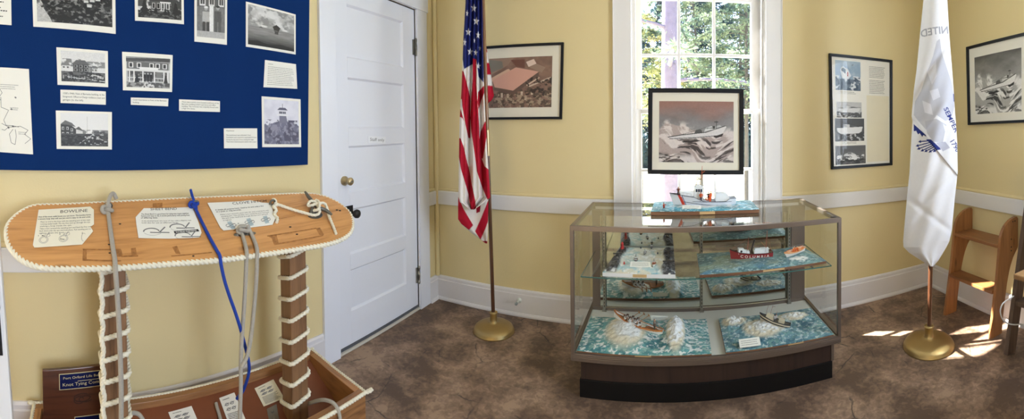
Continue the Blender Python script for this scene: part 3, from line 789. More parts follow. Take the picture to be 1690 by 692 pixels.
for (u, v) in ((.74, .68), (.68, .7), (.73, .48), (.79, .34)): strokes(m, fn, [(u, v), (u + .02, v + .012)], .006, 1, .0007)
tag(m.build('mounted_map', [PAPER, GREYINK, GREYINK]), 'white sheet with a line map, cut off at the left edge of the photo', 'map')

# typed captions
def caption(label, pts, lines, h, u, v0, dv, nm='mounted_caption_card', paper=PAPER, ink=INK, fit=None):
    fn = quadmap(quad_l(pts)); m = MB(); slab(m, fn, .0035)
    for i, t in enumerate(lines):
        V, _ = textmesh(t); nat = V[:, 0].max() * h * fn.h / fn.w if len(V) else 0
        write(m, fn, t, u, v0 + dv * i, h, 1, .0006, width=min(nat, .97 - u) if fit is None else min(nat * fit, .97 - u))
    return tag(m.build(nm, [paper, ink]), label, 'caption', CAPG)
caption('typed caption card of three lines under the photo of the dark barracks', [(99.7, 148), (174.7, 151), (174.7, 173), (100, 170)],
        ["1930's-1940s View of Barracks building, in the", 'foreground. Officer-in-Charge residence (rear) and', 'garages (to the left).'], .135, .05, .33, .24)
caption('thin typed caption strip under the photo of men on the white porch', [(216, 161), (278, 163), (277.5, 175.6), (216, 173)],
        ['Coast Guardsmen in front of the Barracks', 'building'], .19, .05, .38, .36)
caption('typed caption strip standing alone right of the porch photo, no picture above it', [(295.7, 164), (363, 167), (363, 185), (295.7, 183)],
        ['There was a tennis court located southwest of the', "Barracks building (crew's quarters) and office", 'building. The concrete was originally fenced with', 'a high wire fence.'], .125, .06, .27, .19)
caption('typed caption card beside the watchtower photo, on its left', [(369.5, 212), (424.4, 212), (425, 245), (370, 245)],
        ['Watchtower', '', 'The watchtower was unfinished. Coast', 'Guardsmen were required to stand watch 4 hours', 'during the day and 6 hours during the night.', 'There was a clock situated in station with a paper'], .062, .06, .15, .11)
fn = quadmap(quad_l([(437.4, 99), (488.5, 106), (490.6, 146.7), (435, 144)])); m = MB(); slab(m, fn, .002)
greek(m, fn, .1, .3, .1, .16, 1, 1, 2, .4); greek(m, fn, .1, .92, .2, .92, 11, 1, 12, .3, .0006, .12)
tag(m.build('mounted_text_sheet', [PAPER, GREYINK]), 'white sheet of small grey print between the sea tower photo and the watchtower photo', 'text sheet')
fn = quadmap(quad_l([(-60, -40), (18, -34), (19, 41.6), (-60, 36)])); m = MB(); slab(m, fn, .002)
greek(m, fn, .08, .95, .42, .86, 7, 1, 15, .42, .0006, .3)
tag(m.build('mounted_text_sheet', [PAPER, INK]), 'white sheet of black print in the top left corner of the photo', 'text sheet')

# ================================================================== framed pictures
def framed(label, plane, q, ras, uv, fw, group=None, depth=.022, mat_col=None, extra=None, glass=True):
    """q: outer corners TL TR BR BL already in metres on the wall plane; uv = inner print box"""
    fn = quadmap(q); c = fn(.5, 1.0)
    t = thing('picture_frame', label, 'framed picture', tuple(np.asarray(c)), group)
    fu, fv = fw / fn.w, fw / fn.h
    m = MB()
    o = [fn(u, v, -.0) for u, v in ((0, 0), (1, 0), (1, 1), (0, 1))]; i = [fn(u, v, 0) for u, v in ((fu, fv), (1 - fu, fv), (1 - fu, 1 - fv), (fu, 1 - fv))]
    for k in range(4):
        l = (k + 1) % 4; n = fn.n
        m.hexa([o[k], o[l], i[l], i[k], o[k] + n * depth, o[l] + n * depth, i[l] + n * (depth - .004), i[k] + n * (depth - .004)])
    m.build('frame', BLACKFRAME, t, bevel=.0015)
    m = MB(); slab(m, fn, .004, 0, fu * .8, 1 - fu * .8, fv * .8, 1 - fv * .8, .006)
    if extra: extra(m, fn)
    m.build('mat_board', mat_col or [PAPER, INK, GREYINK, AGED], t)
    if ras is not None:
        m = MB(); printgrid(m, fn, ras, 0, uv[0], uv[1], uv[2], uv[3], .0075); m.build('print', PRINT, t)
    if glass:
        m = MB(); m.add([fn(u, v, .0115) for u, v in ((fu * .9, fv * .9), (1 - fu * .9, fv * .9), (1 - fu * .9, 1 - fv * .9), (fu * .9, 1 - fv * .9))], [(0, 1, 2, 3)]); m.build('glass', PICGLASS, t)
    return t
CREAM = paint('cream_mat_board', (228, 222, 206), .7, var=.02, scale=10)
def wallq(axis, v, pts): return [on(axis, v, x, y) for x, y in pts]
YW = YB - .002
# aerial view, back wall left: pink roofs over dark ground
r = Ras(130, 104, c3(128, 100, 88)); r.mottle(14, .7, 2); r.blobs(0, .6, 1, 1, 16, c3(88, 74, 62), .5, 3)
r.poly([(0, .0), (.42, 0), (.30, .16), (0, .36)], c3(150, 124, 108)); r.poly([(.0, .02), (.22, .07), (.24, .2), (0, .3)], c3(126, 120, 110)); r.line([(0, .46), (.32, .26)], .07, c3(206, 170, 148))
r.poly([(.06, .44), (.44, .20), (.80, .30), (.40, .66), (.1, .58)], c3(206, 158, 142)); r.poly([(.40, .66), (.80, .30), (.80, .38), (.41, .74), (.08, .64), (.08, .58)], c3(104, 84, 74))
r.poly([(.60, .1), (.72, .05), (.76, .14), (.64, .2)], c3(222, 200, 186)); r.poly([(.64, .2), (.76, .14), (.9, .22), (.84, .32)], c3(150, 126, 110)); r.poly([(.36, .05), (.58, .05), (.58, .22), (.44, .18)], c3(110, 74, 64))
r.line([(.66, .58), (.98, .42)], .03, c3(196, 176, 158)); r.line([(.62, .56), (.8, .42)], .025, c3(210, 186, 166))
for x, y in ((.3, .72), (.52, .68), (.58, .76), (.68, .66), (.2, .7)): r.rect(x, y, x + .035, y + .09, c3(196, 176, 156))
r.blobs(.1, .72, 1, 1, 26, c3(162, 142, 122), .6, 6); r.blobs(.6, .4, 1, .8, 22, c3(60, 48, 42), .6, 9)
framed('black-framed colour aerial photograph of buildings hanging behind the striped flag', 1, wallq(1, YW, [(793, 78), (931, 70.6), (928, 197), (793, 198)]), r, (.115, .875, .17, .84), .019, mat_col=CREAM)

def boat_in_waves(warm):
    r = Ras(220, 180, g(150))
    sk = c3(98, 86, 86) if warm else g(78); sk2 = c3(138, 136, 138) if warm else g(150)
    n = fbm(r.x * 4, r.y * 7, 5); t = sstep(-.1, .5, r.y + (n - .5) * .35); r.a = np.array(sk) * (1 - t)[..., None] + np.array(sk2) * t[..., None]
    if warm: r.blend(sstep(.34, .0, r.y + (fbm(r.x * 3 + 5, r.y * 5) - .5) * .3) * .55, c3(176, 122, 106))
    lt, dk, md = (c3(216, 206, 203), c3(52, 46, 48), c3(172, 156, 152)) if warm else (g(236), g(34), g(170))
    crest = .47 + .05 * np.sin(r.x * 7 + 2.6) + .09 * np.exp(-((r.x - .1) / .13) ** 2) * -1 + (fbm(r.x * 9, r.y * 0 + 2) - .5) * .08
    wv = sstep(crest - .01, crest + .02, r.y); r.blend(wv, md)
    sp = sstep(.44, .60, fbm(r.x * 9, r.y * 9 + 3)) * sstep(.0, .1, r.y - crest + .10) * sstep(.22, .02, np.abs(r.y - crest - .04)); r.blend(sp * .9, lt)
    u = r.y + .10 * np.sin(r.x * 5.5 + 1.2) - .06 * np.sin(r.x * 11 + r.y * 8)
    n = fbm(r.x * 6 + r.y * 2, u * 26, 5); r.blend(sstep(.50, .58, n) * wv * sstep(.54, .66, r.y) * .92, dk)
    n = fbm(r.x * 8 - r.y * 2 + 4, u * 15 + 9, 5); r.blend(sstep(.52, .60, n) * wv * .95, lt)
    r.blend(sstep(.50, .60, fbm(r.x * 5 + 7, u * 9 + 1, 5)) * sstep(.80, .92, r.y) * .8, dk)
    r.blend(sstep(.50, .58, fbm(r.x * 7 + 1, u * 12 + 4, 5)) * sstep(.84, .93, r.y) * .9, lt)
    r.poly([(.12, .585), (.3, .545), (.62, .50), (.88, .395), (.90, .42), (.85, .52), (.74, .575), (.5, .60), (.2, .625)], c3(214, 210, 210) if warm else g(230))
    r.line([(.12, .588), (.3, .55), (.62, .505), (.88, .40)], .014, g(60)); r.line([(.14, .615), (.5, .59), (.76, .56)], .012, g(90))
    r.poly([(.30, .655), (.5, .625), (.56, .645), (.42, .675), (.32, .675)], dk); r.poly([(.72, .575), (.86, .52), (.84, .57), (.76, .60)], dk)
    r.poly([(.47, .525), (.49, .465), (.56, .46), (.58, .505)], g(84)); r.poly([(.60, .50), (.62, .43), (.70, .405), (.76, .45), (.78, .44)], g(204)); r.rect(.715, .40, .745, .45, g(60)); r.poly([(.745, .44), (.76, .40), (.81, .385), (.84, .41)], g(180))
    r.line([(.765, .45), (.765, .32)], .010, g(60)); r.line([(.74, .335), (.785, .335)], .012, g(50)); r.line([(.3, .545), (.64, .42)], .006, g(90)); r.line([(.62, .44), (.745, .43)], .01, g(80))
    r.mottle(80, .22, 5); return r
framed('large framed print of a lifeboat in heavy seas, hung in front of the window', 1, wallq(1, YB - .012, [(1070, 146), (1226.5, 147.3), (1226.5, 288), (1069, 287)]), boat_in_waves(True), (.115, .895, .15, .86), .031, mat_col=CREAM)
framed('framed black and white print of a lifeboat in heavy seas on the right wall', 0, wallq(0, XR - .002, [(1597, 78.4), (1704, 52), (1704, 202), (1600, 206.6)]), boat_in_waves(False), (.125, .855, .155, .87), .021, mat_col=[PAPER, INK])

# upright frame with four photos and a typed column
q3 = wallq(1, YW, [(1367, 88.5), (1471, 99.8), (1471, 272.5), (1371, 279.4)])
def col3(m, fn):
    greek(m, fn, .62, .88, .075, .185, 8, 2, 31, .45, .0066, .1); greek(m, fn, .62, .88, .20, .33, 9, 2, 32, .45, .0066, .1)
    greek(m, fn, .13, .42, .318, .345, 2, 2, 33, .4, .0066); greek(m, fn, .18, .44, .765, .785, 2, 2, 34, .4, .0066)
    slab(m, fn, .0006, 3, .575, .95, .345, .955, .0068)
tq = framed('upright black frame with four boat photographs and a typed column on the back wall', 1, q3, None, None, .021, extra=col3)
fn = quadmap(q3)
def small(label, ras, u0, u1, v0, v1):
    m = MB(); slab(m, fn, .0008, 0, u0 - .006, u1 + .006, v0 - .004, v1 + .004, .0072); printgrid(m, fn, ras, 1, u0, u1, v0, v1, .0076); m.build('small_photograph', [PAPER, PRINT], tq, label=label)
r = Ras(60, 64, c3(140, 164, 186)); r.blobs(0, 0, 1, .5, 4, c3(176, 192, 204), .5, 2, .2); r.rect(0, .62, 1, 1, c3(96, 112, 128)); r.blobs(0, .5, 1, 1, 9, c3(214, 220, 224), .55, 3); r.blobs(0, .55, 1, 1, 10, c3(60, 78, 96), .55, 5)
r.poly([(.2, .3), (.28, .2), (.5, .28), (.62, .5), (.5, .62), (.26, .56)], c3(222, 226, 230)); r.poly([(.22, .32), (.3, .24), (.42, .3), (.4, .44)], c3(90, 110, 130)); r.rect(.46, .38, .5, .52, c3(170, 50, 50)); r.line([(.66, .14), (.7, .12)], .03, c3(120, 130, 140))
small('blue-tinted photograph of a boat bursting through spray', r, .09, .48, .05, .31)
def sideboat(seed, sky, sea, hull, dark):
    r = Ras(64, 44, sky); r.mottle(8, .25, seed); r.rect(0, .62, 1, 1, sea); r.blobs(0, .55, 1, 1, 14, g(190), .6, seed)
    r.poly([(.06, .4), (.95, .34), (.9, .58), (.8, .66), (.2, .68), (.1, .58)], hull); r.line([(.06, .41), (.95, .35)], .03, dark)
    r.rect(.3, .26, .5, .4, g(206)); r.rect(.34, .3, .38, .36, dark); r.line([(.4, .26), (.4, .1)], .02, dark); r.rect(.56, .32, .74, .38, g(90)); r.line([(.2, .4), (.4, .2), (.8, .36)], .012, dark)
    return r
small('photograph of a pale boat on a cradle', sideboat(2, g(186), g(70), g(212), g(40)), .10, .49, .412, .55)
small('photograph of a white boat going down a slipway', sideboat(4, g(70), g(52), g(226), g(30)), .07, .53, .558, .76)
r = Ras(64, 46, g(96)); r.mottle(20, .6, 2, asp=2); r.rect(0, 0, 1, .3, g(88)); r.poly([(.26, .56), (.3, .44), (.5, .36), (.64, .46), (.7, .56)], g(206)); r.rect(.4, .34, .52, .46, g(120)); r.blobs(.05, .5, .95, .78, 9, g(232), .45, 6); r.blobs(0, .7, 1, 1, 16, g(50), .5, 8)
small('dark photograph of a boat under way in foam', r, .07, .55, .80, .965)
# ================================================================== knot tying stand
P1 = on(0, -1.72, 180, 330); P2 = on(0, -1.66, 500, 319); P3 = on(0, -1.395, 182, 441)
BN = np.cross(P2 - P1, P3 - P1); BN /= np.linalg.norm(BN)
if BN[2] < 0: BN = -BN
def sb(x, y, off=0.0):
    d = ray(x, y); return EYEP + d * (((P1 - EYEP) @ BN) / (d @ BN)) + BN * off
def smooth(P, n, closed=False):
    """even resample through a Catmull-Rom curve"""
    P = np.asarray(P, float); k = len(P)
    if closed: Q = np.vstack([P[-1], P, P[0], P[1]])
    else: Q = np.vstack([2 * P[0] - P[1], P, 2 * P[-1] - P[-2]])
    out = []
    for i in range(1, len(Q) - 2):
        t = np.linspace(0, 1, 24, endpoint=False)[:, None]
        a, b, c, d = Q[i - 1], Q[i], Q[i + 1], Q[i + 2]
        out.append(.5 * ((2 * b) + (-a + c) * t + (2 * a - 5 * b + 4 * c - d) * t ** 2 + (-a + 3 * b - 3 * c + d) * t ** 3))
    out = np.vstack(out + ([] if closed else [P[-1:]]))
    if closed: out = np.vstack([out, out[:1]])
    L = np.concatenate([[0], np.cumsum(np.linalg.norm(np.diff(out, axis=0), axis=1))])
    s = np.linspace(0, L[-1], n + (1 if closed else 0))
    r = np.stack([np.interp(s, L, out[:, j]) for j in range(3)], 1)
    return r[:-1] if closed else r
PINE = woodmat('amber_varnished_pine', (214, 158, 98), (172, 116, 64), 'Y', 7, .38, .25)
POST = woodmat('brown_post_wood', (138, 101, 69), (92, 65, 43), 'Z', 10, .5, .1)
BOXW = woodmat('red_brown_box_wood', (166, 118, 74), (110, 73, 44), 'Y', 8, .45, .15)
TRAYW = paint('red_brown_stained_panel', (124, 70, 44), .45, var=.14, scale=9)
st = thing('knot_tying_stand', 'wooden knot tying stand, long slanting board on two rope-wound posts above a box', 'stand', (-1.54, .64, 0))
outl = [(62, 338), (120, 336), (180, 333), (300, 327), (420, 322), (500, 319), (530, 322), (555, 332), (575, 347), (582, 362), (581, 378), (570, 390), (545, 400), (500, 408), (440, 417), (360, 427), (280, 433), (200, 439), (120, 441), (90, 441), (60, 437), (35, 426), (18, 408), (11, 390), (12, 372), (22, 358), (40, 345)]
ring = smooth([sb(x, y) for x, y in outl], 160, True)
m = MB(); m.prism(ring, -BN, .024)
# old filled mortises and nail holes in the board
def mark(pts, mi, off=.0006):
    P = [sb(x, y, off) for x, y in pts]; m.add(P, [tuple(range(len(P)))], mi)
for pts in ([(136, 411), (200, 411), (197, 413), (137, 413)], [(137, 411), (143, 411), (143, 430), (136, 430)], [(137, 428), (200, 430), (200, 432), (136, 431)], [(190, 412), (200, 412), (203, 424), (193, 424)],
            [(216, 410), (224, 409), (226, 422), (217, 423)], [(284, 408), (292, 406), (298, 420), (290, 419)], [(200, 422), (228, 421), (228, 424), (200, 425)], [(282, 422), (350, 416), (350, 418), (283, 424)],
            [(441, 390), (456, 387), (460, 402), (452, 403), (448, 393)], [(441, 389), (522, 376), (522, 378), (441, 391)], [(452, 403), (533, 388), (534, 390), (453, 405)], [(521, 377), (528, 376), (535, 388), (527, 388)],
            [(252, 336), (268, 335), (268, 342), (252, 343)], [(460, 361), (487, 356), (487, 357), (460, 362)]): mark(pts, 1)
for x, y in ((479, 375), (490, 387), (540, 347), (556, 347), (561, 348), (180, 404), (181, 418), (319, 423), (198, 370), (60, 395)):
    mark([(x + 2.2 * math.cos(a) , y + 1.1 * math.sin(a)) for a in np.linspace(0, 2 * PI, 9)[:-1]], 2)
m.build('slant_board', [PINE, paint('darker_board_patch', (178, 122, 66), .42, c2=(148, 98, 52), scale=70), INK], st, bevel=.0)
edge = smooth([sb(x, y, -.010) for x, y in outl], 1500, True)
m = MB(); m.tube(edge, .0112, 12, True, 0, None, 3, .056); m.build('edging_rope', ROPEWHITE, st, label='white twisted rope nailed round the board edge')

# box frame, slightly turned from the wall
bBR, bFR, bBL = np.array([-1.735, 1.36]), np.array([-1.275, 1.315]), np.array([-1.815, -.08]); bFL = bBL + bFR - bBR
def bx(u, v, z):   # u along the length, v from back to front
    p = bBL * (1 - u) * (1 - v) + bBR * u * (1 - v) + bFL * (1 - u) * v + bFR * u * v
    return np.array([p[0], p[1], z])
RIM, tu, tv = .222, .038 / 1.442, .038 / .462
def bbox(m, u0, u1, v0, v1, za, zb, mi=0): m.hexa([bx(u0, v0, za), bx(u1, v0, za), bx(u1, v1, za), bx(u0, v1, za), bx(u0, v0, zb), bx(u1, v0, zb), bx(u1, v1, zb), bx(u0, v1, zb)], mi)
m = MB(); bbox(m, 0, 1, 0, tv, 0, RIM); m.build('back_panel', BOXW, st, bevel=.002)
m = MB(); bbox(m, 0, 1, 1 - tv, 1, 0, RIM); m.build('front_panel', BOXW, st, bevel=.002)
BOXE = woodmat('box_end_wood', (176, 124, 76), (126, 82, 48), 'X', 8, .45, .15)
for u0 in (0, 1 - tu):
    m = MB(); bbox(m, u0, u0 + tu, tv, 1 - tv, 0, RIM)
    m.build('end_panel', BOXE, st, bevel=.002)
for z in (.15, .185, .10, .06):
    m = MB(); p = bx(1, .965, z); m.lathe([(.005, -.002), (.005, .001)], p, 10, 0, (0.1, .99, 0))
    m.build('screw_plug', INK, st)
def trz(v): return .192 - .165 * (v - tv) / (1 - 2 * tv)
m = MB()
m.hexa([bx(tu, tv, trz(tv) - .012), bx(1 - tu, tv, trz(tv) - .012), bx(1 - tu, 1 - tv, trz(1 - tv) - .012), bx(tu, 1 - tv, trz(1 - tv) - .012), bx(tu, tv, trz(tv)), bx(1 - tu, tv, trz(tv)), bx(1 - tu, 1 - tv, trz(1 - tv)), bx(tu, 1 - tv, trz(1 - tv))])
m.build('tray_panel', TRAYW, st, label='red-brown slanting panel inside the box')
e = .006
rim = smooth([bx(a, b, RIM - .004) for a, b in ((0, 0), (.25, 0), (.5, 0), (.75, 0), (.985, 0), (1, .03), (1, .5), (1, .97), (.985, 1), (.5, 1), (.015, 1), (0, .97), (0, .5), (0, .03))], 1500, True)
m = MB(); m.tube(rim, .0085, 10, True, 0, None, 3, .046); m.build('rim_rope', ROPEWHITE, st, label='white twisted rope round the box rim')

TP = bx(.5, .5, trz(.5)); TNn = np.cross(bx(1, .5, 0) - bx(0, .5, 0), bx(.5, 1 - tv, trz(1 - tv)) - bx(.5, tv, trz(tv))); TNn /= np.linalg.norm(TNn)
if TNn[2] < 0: TNn = -TNn
def tray(x, y, off=0.0):
    d = ray(x, y); return EYEP + d * (((TP - EYEP) @ TNn) / (d @ TNn)) + TNn * off

ux = (bBR - bBL) / np.linalg.norm(bBR - bBL); uy = np.array([-ux[1], ux[0]])
for nm, c, ztop_px, pitch, ph in (('post', np.array([-1.53, .249]), 0, .0835, .2), ('post', np.array([-1.505, 1.076]), 0, .0985, 2.4)):
    m = MB(); h = .0445
    cr = [c + ux * a * h + uy * b * h for a, b in ((-1, -1), (1, -1), (1, 1), (-1, 1))]
    def ztop(p): return ((P1 @ BN) - .024 - p[0] * BN[0] - p[1] * BN[1]) / BN[2]
    def zbot(p):
        return (TP @ TNn - p[0] * TNn[0] - p[1] * TNn[1]) / TNn[2] - .004
    m.hexa([(p[0], p[1], zbot(p)) for p in cr] + [(p[0], p[1], ztop(p)) for p in cr])
    po = m.build(nm, POST, st, bevel=.004)
    z1 = min(ztop(p) for p in cr) - .012; z0 = max(zbot(p) for p in cr) + .012
    a = np.linspace(0, 2 * PI * (z1 - z0) / pitch, int((z1 - z0) / pitch * 130)); 
    R = (h + .0085) * np.minimum(1.25, (np.abs(np.cos(a)) ** 9 + np.abs(np.sin(a)) ** 9) ** (-1 / 9))
    path = np.stack([c[0] + ux[0] * R * np.cos(a + 0) + uy[0] * R * np.sin(a), c[1] + ux[1] * R * np.cos(a) + uy[1] * R * np.sin(a), z0 + (z1 - z0) * a / a[-1]], 1)
    m = MB(); m.tube(path, .0092, 10, False, 0, None, 3, .05)
    if c[1] < .6:
        kk = c + ux * (-h - .006) - uy * (h + .004)
        zz = np.linspace(z0, z1, 320); m.tube(np.stack([kk[0] + .004 * np.sin(zz * 70), kk[1] + .003 * np.cos(zz * 70), zz], 1), .0095, 10, False, 0, None, 3, .05)
    m.build('rope_wrapping', ROPEWHITE, po, label='white twisted rope wound round the post')

# iron fittings on the board
S1 = (P2 - P1) / np.linalg.norm(P2 - P1); S2 = np.cross(BN, S1)
if S2[2] > 0: S2 = -S2                                   # S2 points down the slope
for x, y in ((179, 345), (322, 341), (448, 339)):
    c = sb(x, y); m = MB(); a = np.linspace(-.5, PI + .5, 24)
    m.tube([c + BN * (.016 + .015 * math.sin(t)) + S2 * .0 + S1 * .0125 * math.cos(t) for t in a], .0050, 10)
    m.lathe([(.011, 0), (.011, .003), (.006, .004)], c, 16, 0, BN)
    m.build('eye_bolt', PEWTER, st, label='grey eye bolt')
c = sb(404, 387); m = MB()
a = np.linspace(0, 2 * PI, 33)[:-1]
m.prism([c + S1 * (.052 * np.sign(math.cos(t)) * abs(math.cos(t)) ** 1.0) + S2 * .013 * math.sin(t) * (.6 + .4 * abs(math.cos(t))) for t in a], BN, .004)
m.tube([c + BN * (.004 + .02 * math.sin(t)) + S1 * .014 * math.cos(t) for t in np.linspace(0, PI, 20)], .005, 10)
for s in (-.036, .036): m.lathe([(.007, .004), (.006, .006), (.0, .0065)], c + S1 * s, 14, 0, BN)
m.build('pad_eye', STEEL, st, label='bright steel pad eye')
m = MB(); h0, h1, hc = sb(499, 328, .045), sb(545, 362, .028), sb(520, 349, .030)
pp = smooth([h0, sb(507, 336, .036), hc, sb(534, 355, .030), h1], 40)
m.tube(pp, np.interp(np.linspace(0, 1, 40), [0, .1, .4, .6, .9, 1], [.005, .0085, .011, .011, .0085, .005]), 12)
m.tube([sb(513, 352), sb(514, 345, .03)], .009, 12); m.tube([sb(526, 356), sb(526, 351, .03)], .009, 12)
m.prism([sb(520 + 12 * math.cos(t), 356 + 5.5 * math.sin(t)) for t in a], BN, .005)
m.build('horn_cleat', PEWTER, st, label='dull grey horn cleat')

# sheets laid on the board
def sheet(name, label, quad, outline, paint_fn, paper=PAPER, surf=sb, lift=.004, mats=None, cat='instruction sheet', group='knot instruction sheets on the stand board'):
    fn = quadmap([surf(x, y, lift) for x, y in quad]); m = MB()
    n = fn.n
    k = len(outline); c = np.array(outline)
    P = fn(c[:, 0], c[:, 1]); P2_ = fn(c[:, 0], c[:, 1], -.0009)
    m.add(np.vstack([P, P2_]), [tuple(range(k)), tuple(range(2 * k - 1, k - 1, -1))] + [(i, (i + 1) % k, k + (i + 1) % k, k + i) for i in range(k)])
    paint_fn(m, fn)
    return tag(m.build(name, mats or [paper, INK, GREYINK]), label, cat, group)
def lines(m, fn, rows, u, v, dv, h, w, bold=False):
    for i, t in enumerate(rows):
        V, _ = textmesh(t); nat = V[:, 0].max() * h * fn.h / fn.w
        write(m, fn, t, u, v + dv * i, h, 1, .0005, bold, min(nat, w))
def loopdraw(m, fn, cx, cy, rx, ry, a0, a1, w, mi=2): strokes(m, fn, [(cx + rx * math.cos(t), cy + ry * math.sin(t)) for t in np.linspace(a0, a1, 20)], w, mi, .0005)
def pb(m, fn):
    write(m, fn, 'BOWLINE', .40, .135, .085, 1, .0005)
    lines(m, fn, ['One of the most useful knots you can know. The bowline forms', 'a secure loop that will not jam and is easy to tie and untie.'], .03, .245, .06, .038, .92, True)
    lines(m, fn, ['Place an end in the loop with the standing part of the rope', 'running underneath. Put the free end up through the eye', 'making a loop inside the eye.'], .08, .39, .06, .036, .86)
    lines(m, fn, ['Take a turn around the standing part and feed the free end', 'back down into the eye and hold there. Pull standing part to', 'tighten down the knot.'], .08, .575, .06, .036, .88)
    for cx, cy in ((.17, .85), (.5, .83)):
        loopdraw(m, fn, cx, cy, .075, .085, 0, 2 * PI, .0012); loopdraw(m, fn, cx, cy, .055, .065, 0, 2 * PI, .0012)
        loopdraw(m, fn, cx + .05, cy - .11, .05, .035, 0, 2 * PI, .0012); strokes(m, fn, [(cx - .02, cy - .08), (cx + .1, cy - .16)], .0012, 2); strokes(m, fn, [(cx + .03, cy - .05), (cx + .08, cy - .2)], .0012, 2)
    for i, (u, v) in enumerate(((.06, .76), (.42, .735), (.8, .735))): write(m, fn, '123'[i], u, v, .04, 1, .0005)
    loopdraw(m, fn, .84, .82, .035, .1, 1.5, 5.5, .0012); strokes(m, fn, [(.45, .84), (.52, .86)], .003, 1); strokes(m, fn, [(.13, .745), (.16, .74)], .004, 1)
sheet('instruction_sheet', 'cream sheet headed BOWLINE on the rounded end of the slanting board', [(62, 347), (155, 343), (153, 404), (54, 408)],
      [(.02, .01), (.5, -.01), (.93, -.02), (1.0, .08), (1.01, .5), (.95, .56), (1.0, .68), (.82, 1.0), (.66, 1.0), (.2, 1.02), (.03, 1.03), (0, .97)], pb, paint('old_cream_sheet', (240, 234, 214), .6, var=.03, scale=10))
def ps(m, fn):
    write(m, fn, 'SHEET BEND', .20, .085, .085, 1, .0005)
    lines(m, fn, ['The Sheet Bend is a good knot for tying two ropes together.', 'Secure and easy to tie, it works particularly well joining lines', 'of differing sizes.'], .04, .24, .065, .042, .86, True)
    lines(m, fn, ['In the doubled bend, two turns of rope make a slippery rope', 'hold; also for use on different things.'], .06, .475, .065, .04, .84)
    for cx, cy, w in ((.30, .78, .0055), (.72, .65, .0055), (.78, .92, .0045)):
        loopdraw(m, fn, cx - .08, cy + .02, .12, .10, 3.0, 6.2, w); strokes(m, fn, [(cx - .1, cy + .05), (cx + .04, cy + .06), (cx + .14, cy - .12)], w, 2); strokes(m, fn, [(cx + .05, cy + .05), (cx + .2, cy + .06)], w, 2)
        loopdraw(m, fn, cx - .06, cy + .02, .14, .12, .4, 2.8, .0012)
    P = fn(np.array([.57, .97, .98, .58]), np.array([.80, .75, .82, .875]), .0006); m.add(P, [(0, 1, 2, 3)], 1)
    V, f = textmesh('DOUBLED SHEETBEND', True); m.add(fn(.60 + V[:, 0] / V[:, 0].max() * .34, .855 - V[:, 0] / V[:, 0].max() * .045 - V[:, 1] * .04, .0010), f, 3)
sheet('instruction_sheet', 'sheet headed SHEET BEND lying between the grey and blue ropes', [(230, 345), (317, 343), (334, 393), (225, 394)],
      [(.08, .0), (.5, .01), (1.0, 0), (1.02, .5), (1.01, .86), (.95, 1.0), (.5, 1.02), (.03, 1.0), (-.02, .6), (-.05, .32)], ps, mats=[PAPER, INK, GREYINK, PAPER])
def pc(m, fn):
    write(m, fn, 'CLOVE HITCH', .36, .14, .095, 1, .0005)
    lines(m, fn, ['A simple all purpose hitch. Used to tie and untie a line', 'to a post or ring securely.'], .06, .31, .065, .042, .8, True)
    lines(m, fn, ['Make a turn around a post with the end crossing its own', 'standing part. Take another turn round the post and tuck', 'the end under itself and through the last turn and pull', 'to tighten.'], .1, .49, .068, .04, .84)
    for cx, cy in ((.2, .86), (.55, .82), (.86, .80)):
        P = fn(np.array([cx - .045, cx + .03, cx + .06, cx - .02]), np.array([cy - .12, cy - .14, cy + .12, cy + .14]), .0005); m.add(P, [(0, 1, 2, 3)], 3)
        loopdraw(m, fn, cx, cy, .09, .06, 0, 2 * PI, .0025); strokes(m, fn, [(cx - .08, cy + .05), (cx + .08, cy - .05)], .0025, 2)
    strokes(m, fn, [(.33, .82), (.35, .83)], .004, 1)
sheet('instruction_sheet', 'sheet headed CLOVE HITCH with a torn curled edge, above the pad eye', [(342, 336), (446, 328), (451, 372), (366, 382)],
      [(0, 0), (.5, .03), (.66, .02), (.86, .16), (1.0, .20), (1.02, .5), (1.07, .75), (.98, 1.0), (.5, 1.0), (.03, 1.0), (.0, .9)], pc, mats=[PAPER, INK, GREYINK, paint('printed_pale_blue_grey', (176, 192, 196), .7, var=.03)])
# curled strip of the torn sheet
# ---- ropes tied to the board (each rope is a thing of its own)
def rope(name, label, parts, mat, group='practice ropes tied to the stand board', strands=0):
    m = MB()
    for path, r in parts: m.tube(path, r, 12, False, 0, None, strands, .05)
    return tag(m.build(name, mat), label, 'rope', group)
def hang(X, pts):
    return [on(0, X, x, y) for x, y in pts]
def knot(c, R, rot=0.0, k=44, sq=1.0):
    """an overhand knot's loop lying on the board"""
    t = np.linspace(0.0, 2 * PI, k)
    a = (np.sin(t) + 2 * np.sin(2 * t)) / 3; b = (np.cos(t) - 2 * np.cos(2 * t)) / 3; h = -np.sin(3 * t)
    ca, sa = math.cos(rot), math.sin(rot)
    return np.array([c + S1 * R * (x * ca - y * sa) + S2 * R * sq * (x * sa + y * ca) + BN * (.018 + .008 * z) for x, y, z in zip(a, b, h)])
XH = -1.368
g1 = smooth([sb(178, 352, .012), sb(181, 375, .009), sb(185, 405, .009), sb(189, 432, .011)] + hang(XH - .002, [(190.5, 446), (193, 480), (196, 530), (198.5, 590), (200, 640), (200, 705)]), 160)
tail = smooth([sb(176, 350, .022), sb(180, 338, .040), sb(186, 330, .036), sb(192, 333, .014)], 30)
rope('practice_rope', 'grey rope knotted to an eye bolt, hanging down past the BOWLINE sheet', [(g1, .0092), (knot(sb(176, 350), .024), .0085), (tail, .0088)], ROPEGREY)
